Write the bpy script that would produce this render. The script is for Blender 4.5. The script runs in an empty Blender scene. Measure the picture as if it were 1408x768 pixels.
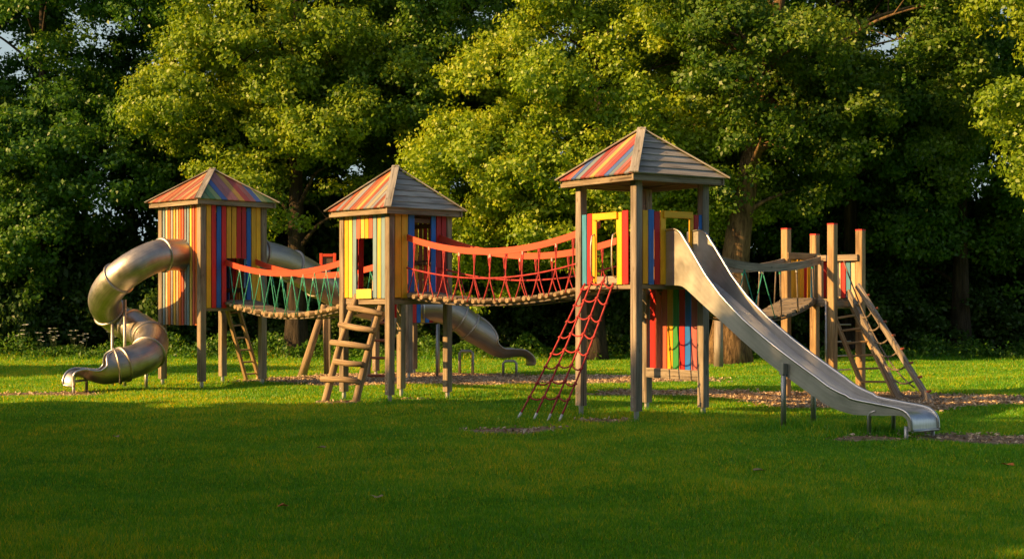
import bpy, math, random
import numpy as np
from mathutils import Vector, Matrix
random.seed(7)
SC = bpy.context.scene
COL = SC.collection
F, HOR, CH = 1955.0, 415.0, 1.7          # focal length in photo pixels, horizon row, eye height
def W(px, py, d): return Vector(((px-704)/F*d, d, CH-(py-HOR)/F*d))
def V(*a): return Vector(a)
def gh(x, y):                            # gentle unevenness of the lawn
    return 0.022*np.sin(x*0.9+1.3)*np.sin(y*0.55+0.4)+0.014*np.sin(x*2.1+y*1.3)+0.01*np.sin(y*3.1-x*0.7)

# ------------------------------------------------------------------ materials
def newmat(name):
    m = bpy.data.materials.new(name); m.use_nodes = True
    nt = m.node_tree; nt.nodes.clear()
    out = nt.nodes.new('ShaderNodeOutputMaterial')
    return m, nt, out
def N(nt, t, **kw):
    n = nt.nodes.new(t)
    for k, v in kw.items():
        if k in n.inputs: n.inputs[k].default_value = v
        else: setattr(n, k, v)
    return n
def L(nt, a, b): nt.links.new(a, b)
def ramp(nt, fac, stops):
    r = nt.nodes.new('ShaderNodeValToRGB')
    e = r.color_ramp.elements
    while len(e) > len(stops): e.remove(e[-1])
    while len(e) < len(stops): e.new(0.5)
    for el, (p, c) in zip(e, stops):
        el.position = p; el.color = (*c, 1) if len(c) == 3 else c
    L(nt, fac, r.inputs['Fac']); return r
def math_(nt, op, a, b=None):
    n = nt.nodes.new('ShaderNodeMath'); n.operation = op
    for i, v in enumerate((a, b)):
        if v is None: continue
        if isinstance(v, (int, float)): n.inputs[i].default_value = v
        else: L(nt, v, n.inputs[i])
    return n.outputs[0]
def mixc(nt, fac, a, b, mode='MIX'):
    n = nt.nodes.new('ShaderNodeMix'); n.data_type = 'RGBA'; n.blend_type = mode
    for sock, v in ((n.inputs[0], fac), (n.inputs[6], a), (n.inputs[7], b)):
        if isinstance(v, (int, float)): sock.default_value = v
        elif isinstance(v, tuple): sock.default_value = (*v, 1) if len(v) == 3 else v
        else: L(nt, v, sock)
    return n.outputs[2]
def grain(nt, sx, sz):
    a = N(nt, 'ShaderNodeAttribute', attribute_name='grain')
    mp = nt.nodes.new('ShaderNodeMapping'); mp.inputs['Scale'].default_value = (sx, sx, sz)
    L(nt, a.outputs['Vector'], mp.inputs['Vector']); return mp.outputs[0]
def objco(nt, s=1.0):
    a = nt.nodes.new('ShaderNodeTexCoord')
    mp = nt.nodes.new('ShaderNodeMapping'); mp.inputs['Scale'].default_value = (s, s, s)
    L(nt, a.outputs['Object'], mp.inputs['Vector']); return mp.outputs[0]
def bump(nt, h, bsdf, strength=0.4, dist=0.01):
    b = N(nt, 'ShaderNodeBump', Strength=strength, Distance=dist)
    L(nt, h, b.inputs['Height']); L(nt, b.outputs[0], bsdf.inputs['Normal'])

def mat_wood(name, dark, mid, light, rough=0.85):
    m, nt, out = newmat(name)
    n1 = N(nt, 'ShaderNodeTexNoise', Scale=1.0, Detail=8.0, Roughness=0.65); L(nt, grain(nt, 55, 1.6), n1.inputs['Vector'])
    n2 = N(nt, 'ShaderNodeTexNoise', Scale=1.0, Detail=4.0); L(nt, grain(nt, 5, 1.3), n2.inputs['Vector'])
    c = ramp(nt, n1.outputs[0], [(0.30, dark), (0.5, mid), (0.72, light)])
    sp = ramp(nt, n2.outputs[0], [(0.3, (0.55, 0.52, 0.5)), (0.55, (1, 1, 1)), (0.8, (1.15, 1.1, 1.05))])
    col = mixc(nt, 1.0, c.outputs[0], sp.outputs[0], 'MULTIPLY')
    g = nt.nodes.new('ShaderNodeNewGeometry')
    rr = ramp(nt, g.outputs['Random Per Island'], [(0, (0.78, 0.78, 0.78)), (1, (1.18, 1.15, 1.1))])
    col = mixc(nt, 1.0, col, rr.outputs[0], 'MULTIPLY')
    n3 = N(nt, 'ShaderNodeTexNoise', Scale=1.0, Detail=3.0, Roughness=0.5); L(nt, grain(nt, 38, 0.7), n3.inputs['Vector'])
    ck = ramp(nt, n3.outputs[0], [(0.34, (0.3, 0.27, 0.25)), (0.40, (1, 1, 1))]); col = mixc(nt, 0.8, col, ck.outputs[0], 'MULTIPLY')
    vk = N(nt, 'ShaderNodeTexVoronoi', Scale=1.0); L(nt, grain(nt, 9, 3.2), vk.inputs['Vector'])
    kn = ramp(nt, vk.outputs['Distance'], [(0.05, (0.35, 0.28, 0.22)), (0.17, (1, 1, 1))]); col = mixc(nt, 0.75, col, kn.outputs[0], 'MULTIPLY')
    b = N(nt, 'ShaderNodeBsdfPrincipled', Roughness=rough); L(nt, col, b.inputs['Base Color'])
    bump(nt, n1.outputs[0], b, 0.5, 0.006)
    L(nt, b.outputs[0], out.inputs[0]); return m

def mat_paint(name, c, wear=0.5):
    m, nt, out = newmat(name)
    n1 = N(nt, 'ShaderNodeTexNoise', Scale=1.0, Detail=8.0, Roughness=0.7); L(nt, grain(nt, 40, 1.4), n1.inputs['Vector'])
    n2 = N(nt, 'ShaderNodeTexNoise', Scale=1.0, Detail=5.0, Roughness=0.6); L(nt, grain(nt, 7, 2.2), n2.inputs['Vector'])
    g = nt.nodes.new('ShaderNodeNewGeometry')
    rr = ramp(nt, g.outputs['Random Per Island'], [(0, (0.85, 0.84, 0.84)), (1, (1.2, 1.18, 1.15))])
    col = mixc(nt, 1.0, c, rr.outputs[0], 'MULTIPLY')
    st = ramp(nt, n1.outputs[0], [(0.28, (0.62, 0.6, 0.58)), (0.48, (1, 1, 1))])
    col = mixc(nt, 0.7, col, st.outputs[0], 'MULTIPLY')
    fade = ramp(nt, n2.outputs[0], [(0.33, (0.76, 0.74, 0.72)), (0.55, (1, 1, 1)), (0.85, (1.15, 1.15, 1.17))])
    col = mixc(nt, 0.8, col, fade.outputs[0], 'MULTIPLY')
    chip = math_(nt, 'MULTIPLY', n1.outputs[0], n2.outputs[0])
    cm = ramp(nt, chip, [(0.40, (0, 0, 0)), (0.45, (wear, wear, wear))])
    col = mixc(nt, cm.outputs[0], col, (0.26, 0.2, 0.14))
    b = N(nt, 'ShaderNodeBsdfPrincipled', Roughness=0.55); L(nt, col, b.inputs['Base Color'])
    bump(nt, n1.outputs[0], b, 0.3, 0.004)
    L(nt, b.outputs[0], out.inputs[0]); return m

def mat_steel(name, c, r0=0.28, r1=0.5, metal=1.0, dk=0.75, bs=0.12):
    m, nt, out = newmat(name)
    n1 = N(nt, 'ShaderNodeTexNoise', Scale=3.0, Detail=6.0, Roughness=0.65); L(nt, objco(nt), n1.inputs['Vector'])
    n2 = N(nt, 'ShaderNodeTexNoise', Scale=60.0, Detail=3.0); L(nt, grain(nt, 1.0, 0.03), n2.inputs['Vector'])
    r = ramp(nt, n1.outputs[0], [(0.3, (r0,)*3), (0.7, (r1,)*3)])
    cc = ramp(nt, n1.outputs[0], [(0.25, tuple(x*dk for x in c)), (0.6, c)])
    sc = ramp(nt, n2.outputs[0], [(0.35, (0.85, 0.85, 0.85)), (0.65, (1.05, 1.05, 1.05))])
    col = mixc(nt, 1.0, cc.outputs[0], sc.outputs[0], 'MULTIPLY')
    b = N(nt, 'ShaderNodeBsdfPrincipled', Metallic=metal); L(nt, col, b.inputs['Base Color']); L(nt, r.outputs[0], b.inputs['Roughness'])
    bump(nt, n1.outputs[0], b, bs, 0.02)
    L(nt, b.outputs[0], out.inputs[0]); return m

def mat_rope(name, c):
    m, nt, out = newmat(name)
    n1 = N(nt, 'ShaderNodeTexNoise', Scale=14.0, Detail=4.0); L(nt, objco(nt), n1.inputs['Vector'])
    cc = ramp(nt, n1.outputs[0], [(0.3, tuple(x*0.6 for x in c)), (0.7, tuple(min(1, x*1.15+0.01) for x in c))])
    b = N(nt, 'ShaderNodeBsdfPrincipled', Roughness=0.8); L(nt, cc.outputs[0], b.inputs['Base Color'])
    w = N(nt, 'ShaderNodeTexWave', Scale=30.0); L(nt, objco(nt), w.inputs['Vector'])
    bump(nt, w.outputs[0], b, 0.5, 0.004)
    L(nt, b.outputs[0], out.inputs[0]); return m

def mat_leaf(name, c0, c1, c2, trans=0.42, tm=(1.25, 1.15, 0.5)):
    m, nt, out = newmat(name)
    a = N(nt, 'ShaderNodeAttribute', attribute_name='tint')
    g = nt.nodes.new('ShaderNodeNewGeometry')
    f = math_(nt, 'ADD', math_(nt, 'MULTIPLY', a.outputs['Fac'], 0.65), math_(nt, 'MULTIPLY', g.outputs['Random Per Island'], 0.35))
    c = ramp(nt, f, [(0.1, c0), (0.5, c1), (0.92, c2)])
    d = nt.nodes.new('ShaderNodeBsdfDiffuse'); L(nt, c.outputs[0], d.inputs[0])
    t = nt.nodes.new('ShaderNodeBsdfTranslucent')
    tc = mixc(nt, 1.0, c.outputs[0], tm, 'MULTIPLY'); L(nt, tc, t.inputs[0])
    mx = N(nt, 'ShaderNodeMixShader', Fac=trans); L(nt, d.outputs[0], mx.inputs[1]); L(nt, t.outputs[0], mx.inputs[2])
    gl = N(nt, 'ShaderNodeBsdfGlossy', Roughness=0.45); gl.inputs[0].default_value = (1, 1, 1, 1)
    m2 = N(nt, 'ShaderNodeMixShader', Fac=0.025); L(nt, mx.outputs[0], m2.inputs[1]); L(nt, gl.outputs[0], m2.inputs[2])
    L(nt, m2.outputs[0], out.inputs[0]); return m

def mat_bark(name, dark, light):
    m, nt, out = newmat(name)
    n1 = N(nt, 'ShaderNodeTexNoise', Scale=1.0, Detail=9.0, Roughness=0.7)
    tc = nt.nodes.new('ShaderNodeTexCoord'); mp = nt.nodes.new('ShaderNodeMapping'); mp.inputs['Scale'].default_value = (9, 9, 1.1)
    L(nt, tc.outputs['Object'], mp.inputs[0]); L(nt, mp.outputs[0], n1.inputs['Vector'])
    c = ramp(nt, n1.outputs[0], [(0.38, dark), (0.62, light)])
    b = N(nt, 'ShaderNodeBsdfPrincipled', Roughness=0.95); L(nt, c.outputs[0], b.inputs['Base Color'])
    bump(nt, n1.outputs[0], b, 1.0, 0.12)
    L(nt, b.outputs[0], out.inputs[0]); return m

def mat_ground(name):
    m, nt, out = newmat(name)
    n1 = N(nt, 'ShaderNodeTexNoise', Scale=0.35, Detail=6.0); L(nt, objco(nt), n1.inputs['Vector'])
    n2 = N(nt, 'ShaderNodeTexNoise', Scale=26.0, Detail=8.0, Roughness=0.75); L(nt, objco(nt), n2.inputs['Vector'])
    c = ramp(nt, n2.outputs[0], [(0.3, (0.04, 0.10, 0.006)), (0.55, (0.15, 0.30, 0.012)), (0.75, (0.42, 0.44, 0.022))])
    p = ramp(nt, n1.outputs[0], [(0.35, (0.75, 0.9, 0.8)), (0.65, (1.3, 1.15, 0.9))])
    col = mixc(nt, 1.0, c.outputs[0], p.outputs[0], 'MULTIPLY')
    b = N(nt, 'ShaderNodeBsdfPrincipled', Roughness=1.0); L(nt, col, b.inputs['Base Color'])
    b.inputs['Specular IOR Level'].default_value = 0.05
    bump(nt, n2.outputs[0], b, 1.0, 0.05)
    L(nt, b.outputs[0], out.inputs[0]); return m

def mat_soil(name, c0, c1, c2, scale):
    m, nt, out = newmat(name)
    v = N(nt, 'ShaderNodeTexVoronoi', Scale=scale); L(nt, objco(nt), v.inputs['Vector'])
    n2 = N(nt, 'ShaderNodeTexNoise', Scale=3.0, Detail=8.0, Roughness=0.7); L(nt, objco(nt), n2.inputs['Vector'])
    sv = nt.nodes.new('ShaderNodeSeparateColor'); L(nt, v.outputs['Color'], sv.inputs[0])
    f = math_(nt, 'ADD', math_(nt, 'MULTIPLY', sv.outputs[0], 0.5), math_(nt, 'MULTIPLY', n2.outputs[0], 0.5))
    c = ramp(nt, f, [(0.2, c0), (0.5, c1), (0.8, c2)])
    b = N(nt, 'ShaderNodeBsdfPrincipled', Roughness=1.0); L(nt, c.outputs[0], b.inputs['Base Color'])
    b.inputs['Specular IOR Level'].default_value = 0.05
    bump(nt, f, b, 1.0, 0.03)
    L(nt, b.outputs[0], out.inputs[0]); return m

M = {}
M['wood'] = mat_wood('weathered wood', (0.15, 0.12, 0.095), (0.32, 0.26, 0.20), (0.48, 0.40, 0.315))
M['greywood'] = mat_wood('grey wood', (0.15, 0.13, 0.115), (0.31, 0.27, 0.24), (0.46, 0.41, 0.36))
M['tan'] = mat_wood('tan wood', (0.22, 0.14, 0.07), (0.44, 0.30, 0.16), (0.60, 0.44, 0.26))
M['log'] = mat_wood('peeled log', (0.17, 0.12, 0.08), (0.38, 0.28, 0.18), (0.55, 0.42, 0.28))
M['plank'] = mat_wood('deck plank', (0.10, 0.085, 0.07), (0.22, 0.19, 0.155), (0.36, 0.30, 0.24))
M['shingle'] = mat_wood('roof board', (0.20, 0.195, 0.19), (0.36, 0.35, 0.335), (0.52, 0.50, 0.475))
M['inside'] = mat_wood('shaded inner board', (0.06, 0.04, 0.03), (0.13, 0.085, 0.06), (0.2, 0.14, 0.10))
PAL = dict(red=(0.64, 0.012, 0.015), salmon=(0.62, 0.13, 0.075), yellow=(0.86, 0.47, 0.012), paleyellow=(0.78, 0.56, 0.10),
                 blue=(0.008, 0.16, 0.68), paleblue=(0.22, 0.36, 0.46), teal=(0.015, 0.32, 0.42), orange=(0.70, 0.19, 0.02), cream=(0.66, 0.52, 0.33),
                 green=(0.03, 0.26, 0.06), palegreen=(0.30, 0.44, 0.12), pink=(0.50, 0.13, 0.14), crimson=(0.55, 0.010, 0.020), brown=(0.33, 0.09, 0.04),
                 grey=(0.28, 0.29, 0.32), gold=(0.85, 0.45, 0.015), rail=(0.72, 0.075, 0.028), lightblue=(0.05, 0.28, 0.50))
for k, c in PAL.items():
    M[k] = mat_paint('paint '+k, c, 0.25 if k == 'rail' else 0.6)
DULL = {}
def dull(k):
    if k in ('tan', 'grey', 'brown'): return k
    if 'roof '+k not in M:
        c = PAL[k]; M['roof '+k] = mat_paint('roof '+k, tuple(0.52*a+0.26*b for a, b in zip(c, (0.30, 0.26, 0.22))), 0.9)
    return 'roof '+k
M['tube'] = mat_steel('tube steel', (0.53, 0.49, 0.45), 0.36, 0.56, 1.0, 0.62, 0.25)
M['dulltube'] = mat_steel('dull tube steel', (0.52, 0.47, 0.42), 0.36, 0.55)
M['sheet'] = mat_steel('slide steel', (0.64, 0.65, 0.67), 0.25, 0.36, 1.0, 0.85, 0.03)
M['rim'] = mat_steel('polished rim', (0.62, 0.62, 0.64), 0.28, 0.4)
M['sidesteel'] = mat_steel('slide side steel', (0.52, 0.515, 0.51), 0.38, 0.54, 0.8, 0.75, 0.06)
M['galv'] = mat_steel('galvanised steel', (0.50, 0.50, 0.50), 0.4, 0.6)
M['redrope'] = mat_rope('red rope', (0.50, 0.045, 0.05))
M['tealrope'] = mat_rope('teal rope', (0.05, 0.42, 0.30))
M['greyrope'] = mat_rope('grey rope', (0.20, 0.16, 0.13))
M['white'] = mat_rope('white ferrule', (0.75, 0.75, 0.72))
M['dark'] = mat_rope('dark cloth', (0.02, 0.022, 0.04))
M['leaf_bright'] = mat_leaf('leaf bright', (0.11, 0.24, 0.013), (0.32, 0.46, 0.022), (0.56, 0.59, 0.045), 0.42)
M['leaf_sun'] = mat_leaf('leaf sunny', (0.09, 0.195, 0.013), (0.25, 0.385, 0.022), (0.46, 0.52, 0.045), 0.40)
M['leaf_mid'] = mat_leaf('leaf mid', (0.05, 0.14, 0.012), (0.14, 0.28, 0.020), (0.30, 0.40, 0.035), 0.38)
M['leaf_mid_shaded'] = mat_leaf('leaf mid shaded', (0.035, 0.10, 0.010), (0.105, 0.215, 0.016), (0.26, 0.34, 0.03), 0.38)  # mid leaf darkened: the neighbouring tree's shade is put into the colour
M['leaf_dark'] = mat_leaf('leaf dark', (0.03, 0.11, 0.014), (0.08, 0.21, 0.022), (0.19, 0.33, 0.035), 0.36)
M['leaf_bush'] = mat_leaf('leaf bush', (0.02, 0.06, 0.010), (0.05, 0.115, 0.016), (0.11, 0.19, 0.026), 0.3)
M['grass'] = mat_leaf('grass blade', (0.048, 0.29, 0.013), (0.155, 0.475, 0.017), (0.76, 0.70, 0.022), 0.5, (2.3, 1.22, 0.4))
M['chip'] = mat_leaf('bark chip', (0.22, 0.145, 0.09), (0.50, 0.36, 0.24), (0.76, 0.62, 0.45), 0.02)
M['bark'] = mat_bark('bark', (0.018, 0.013, 0.009), (0.085, 0.062, 0.042))
M['sunlitbark'] = mat_bark('sunlit ridged bark', (0.055, 0.032, 0.016), (0.30, 0.19, 0.09))  # gold of the low sun on the trunk is put into this bark colour
M['ground'] = mat_ground('lawn soil')
M['mulch'] = mat_soil('bark mulch', (0.20, 0.13, 0.08), (0.42, 0.30, 0.20), (0.62, 0.48, 0.34), 22)
M['dirt'] = mat_soil('bare earth', (0.12, 0.085, 0.055), (0.25, 0.18, 0.12), (0.38, 0.28, 0.2), 14)

# ------------------------------------------------------------------ mesh builder
class MB:
    def __init__(s): s.v = []; s.g = []; s.f = []; s.m = []; s.sm = []; s.mats = []
    def mi(s, mat):
        if mat not in s.mats: s.mats.append(mat)
        return s.mats.index(mat)
    def add(s, vs, gs, fs, mat, smooth=False):
        o = len(s.v); s.v += [tuple(v) for v in vs]; s.g += [tuple(g) for g in gs]
        k = s.mi(mat)
        for f in fs: s.f.append(tuple(i+o for i in f)); s.m.append(k); s.sm.append(smooth)
    def prism(s, p0, p1, w, h, mat, up=None, ch=0.006, taper=1.0):
        """bar from p0 to p1: w across, h along 'up', long edges chamfered"""
        p0 = Vector(p0); p1 = Vector(p1); z = (p1-p0); ln = z.length; z.normalize()
        if up is None: up = V(0, 0, 1) if abs(z.z) < 0.9 else V(0, 1, 0)
        up = Vector(up); x = up.cross(z)
        if x.length < 1e-5: x = V(1, 0, 0).cross(z)
        x.normalize(); y = z.cross(x)
        a, b = w/2, h/2; c = min(ch, a*0.6, b*0.6)
        prof = [(-a+c, -b), (a-c, -b), (a, -b+c), (a, b-c), (a-c, b), (-a+c, b), (-a, b-c), (-a, -b+c)]
        off = V(random.random()*9, random.random()*9, random.random()*9)
        vs, gs = [], []
        for p, t, q in ((p0, 1, 0), (p1, taper, ln)):
            for (u, v) in prof:
                vs.append(p+x*u*t+y*v*t); gs.append(V(u, v, q)+off)
        fs = [(i, (i+1) % 8, 8+(i+1) % 8, 8+i) for i in range(8)]+[tuple(range(7, -1, -1)), tuple(range(8, 16))]
        s.add(vs, gs, fs, mat); return s
    def poly(s, pts, nrm, th, mat):
        """flat polygon extruded by th along nrm"""
        n = len(pts); nrm = Vector(nrm)
        off = V(random.random()*9, random.random()*9, random.random()*9)
        e = (Vector(pts[-1])-Vector(pts[0])); e = e.normalized() if e.length > 1e-6 else V(0, 0, 1)
        k = nrm.cross(e)
        bt = [Vector(p) for p in pts]; tp = [p+nrm*th for p in bt]
        gs = [V((p-bt[0]).dot(k), 0, (p-bt[0]).dot(e))+off for p in bt]
        fs = [tuple(range(n-1, -1, -1)), tuple(range(n, 2*n))]+[(i, (i+1) % n, n+(i+1) % n, n+i) for i in range(n)]
        s.add(bt+tp, gs+gs, fs, mat); return s
    def tube(s, pts, r, mat, n=10, caps=True, smooth=True):
        pts = [Vector(p) for p in pts]; k = len(pts)
        rs = r if isinstance(r, (list, tuple)) else [r]*k
        off = V(random.random()*9, random.random()*9, random.random()*9)
        t0 = (pts[1]-pts[0]).normalized()
        x = t0.orthogonal().normalized(); vs, gs = [], []; dist = 0
        for i, p in enumerate(pts):
            t = (pts[min(i+1, k-1)]-pts[max(i-1, 0)]).normalized()
            x = (x-t*x.dot(t)).normalized(); y = t.cross(x)
            if i: dist += (p-pts[i-1]).length
            for j in range(n):
                a = 2*math.pi*j/n; d = x*math.cos(a)+y*math.sin(a)
                vs.append(p+d*rs[i]); gs.append(V(math.cos(a)*rs[i], math.sin(a)*rs[i], dist)+off)
        fs = [(i*n+j, i*n+(j+1) % n, (i+1)*n+(j+1) % n, (i+1)*n+j) for i in range(k-1) for j in range(n)]
        s.add(vs, gs, fs, mat, smooth)
        if caps:
            o = len(s.v)-k*n; kk = s.mi(mat)
            for f in (tuple(range(n-1, -1, -1)), tuple(range((k-1)*n, k*n))):
                s.f.append(tuple(i+o for i in f)); s.m.append(kk); s.sm.append(False)
        return s
    def ring(s, c, axis, r, w, th, mat, n=28):
        """band round a tube"""
        c = Vector(c); axis = Vector(axis).normalized(); x = axis.orthogonal().normalized(); y = axis.cross(x)
        prof = [(r, -w/2), (r+th, -w/2*0.7), (r+th, w/2*0.7), (r, w/2)]
        vs, gs = [], []
        for j in range(n):
            a = 2*math.pi*j/n; d = x*math.cos(a)+y*math.sin(a)
            for (q, t) in prof: vs.append(c+d*q+axis*t); gs.append(V(math.cos(a)*q, math.sin(a)*q, t))
        fs = [(j*4+i, ((j+1) % n)*4+i, ((j+1) % n)*4+i+1, j*4+i+1) for j in range(n) for i in range(3)]
        s.add(vs, gs, fs, mat, True); return s
    def build(s, name, parent=None, base=None):
        me = bpy.data.meshes.new(name)
        b = Vector(base) if base is not None else V(0, 0, 0)
        me.from_pydata([(x-b.x, y-b.y, z-b.z) for x, y, z in s.v], [], s.f)
        for m in s.mats: me.materials.append(M[m])
        me.polygons.foreach_set('material_index', s.m); me.polygons.foreach_set('use_smooth', s.sm)
        at = me.attributes.new('grain', 'FLOAT_VECTOR', 'POINT')
        at.data.foreach_set('vector', np.array(s.g, dtype=np.float32).ravel())
        me.update()
        o = bpy.data.objects.new(name, me); COL.objects.link(o)
        if parent is not None: o.parent = parent
        elif base is not None: o.location = b
        return o

class Thing:
    """an Empty at the base; all parts are built in world metres and stored relative to it"""
    def __init__(s, name, label, cat, base, group=None):
        o = bpy.data.objects.new(name, None); COL.objects.link(o); o.location = base; o.empty_display_size = 0.3
        o['label'] = label; o['category'] = cat
        if group: o['group'] = group
        s.o = o; s.base = Vector(base)
    def part(s, name, mb, parent=None, label=None):
        p = mb.build(name, parent or s.o, s.base)
        if label: p['label'] = label
        return p

def spline(pts, n=8):
    """Catmull-Rom through pts"""
    P = [Vector(p) for p in pts]; P = [P[0]*2-P[1]]+P+[P[-1]*2-P[-2]]; out = []
    for i in range(1, len(P)-2):
        for k in range(n):
            t = k/n; a, b, c, d = P[i-1:i+3]
            out.append(0.5*((2*b)+(c-a)*t+(2*a-5*b+4*c-d)*t*t+(3*b-a-3*c+d)*t**3))
    out.append(P[-2]); return out
def sag(p0, p1, drop, n=12):
    p0 = Vector(p0); p1 = Vector(p1)
    return [p0.lerp(p1, i/n)-V(0, 0, drop*4*(i/n)*(1-i/n)) for i in range(n+1)]

# ------------------------------------------------------------------ camera, light, sky
cam = bpy.data.cameras.new('camera'); co = bpy.data.objects.new('camera', cam); COL.objects.link(co)
co.location = (0, 0, CH); co.rotation_euler = (math.radians(90), 0, 0)
cam.sensor_width = 36; cam.lens = F/1408*36; cam.shift_y = (HOR-384)/1408; cam.clip_end = 2000; cam.clip_start = 0.1
SC.camera = co
EL, AZ = math.radians(23), math.radians(20)
tosun = V(-math.cos(AZ)*math.cos(EL), -math.sin(AZ)*math.cos(EL), math.sin(EL))
sun = bpy.data.lights.new('sun', 'SUN'); sun.energy = 5.0; sun.angle = math.radians(0.6); sun.color = (1.85, 1.06, 0.34)
so = bpy.data.objects.new('sun', sun); COL.objects.link(so); so.location = (-30, -8, 20)
so.rotation_euler = tosun.to_track_quat('Z', 'Y').to_euler()
wd = bpy.data.worlds.new('World'); SC.world = wd; wd.use_nodes = True
nt = wd.node_tree; bg = nt.nodes['Background']
sky = nt.nodes.new('ShaderNodeTexSky'); sky.sky_type = 'NISHITA'; sky.sun_disc = False
sky.sun_elevation = EL; sky.sun_rotation = math.atan2(tosun.x, tosun.y); sky.dust_density = 5.0; sky.altitude = 50
tcw = nt.nodes.new('ShaderNodeTexCoord'); sx_ = nt.nodes.new('ShaderNodeSeparateXYZ'); nt.links.new(tcw.outputs['Generated'], sx_.inputs[0])
hz = ramp(nt, sx_.outputs[2], [(0.0, (1, 1, 1)), (0.24, (0.92, 0.92, 0.92)), (0.5, (0.08, 0.08, 0.08))])
haze = mixc(nt, hz.outputs[0], sky.outputs[0], (3.7, 4.6, 4.8))
nt.links.new(haze, bg.inputs[0]); bg.inputs[1].default_value = 0.125
SC.view_settings.view_transform = 'Standard'; SC.view_settings.look = 'None'; SC.view_settings.exposure = 0
SC.render.engine = 'CYCLES'
SC.cycles.max_bounces = 6; SC.cycles.diffuse_bounces = 3; SC.cycles.glossy_bounces = 3; SC.cycles.transmission_bounces = 4
SC.cycles.use_denoising = True

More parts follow.
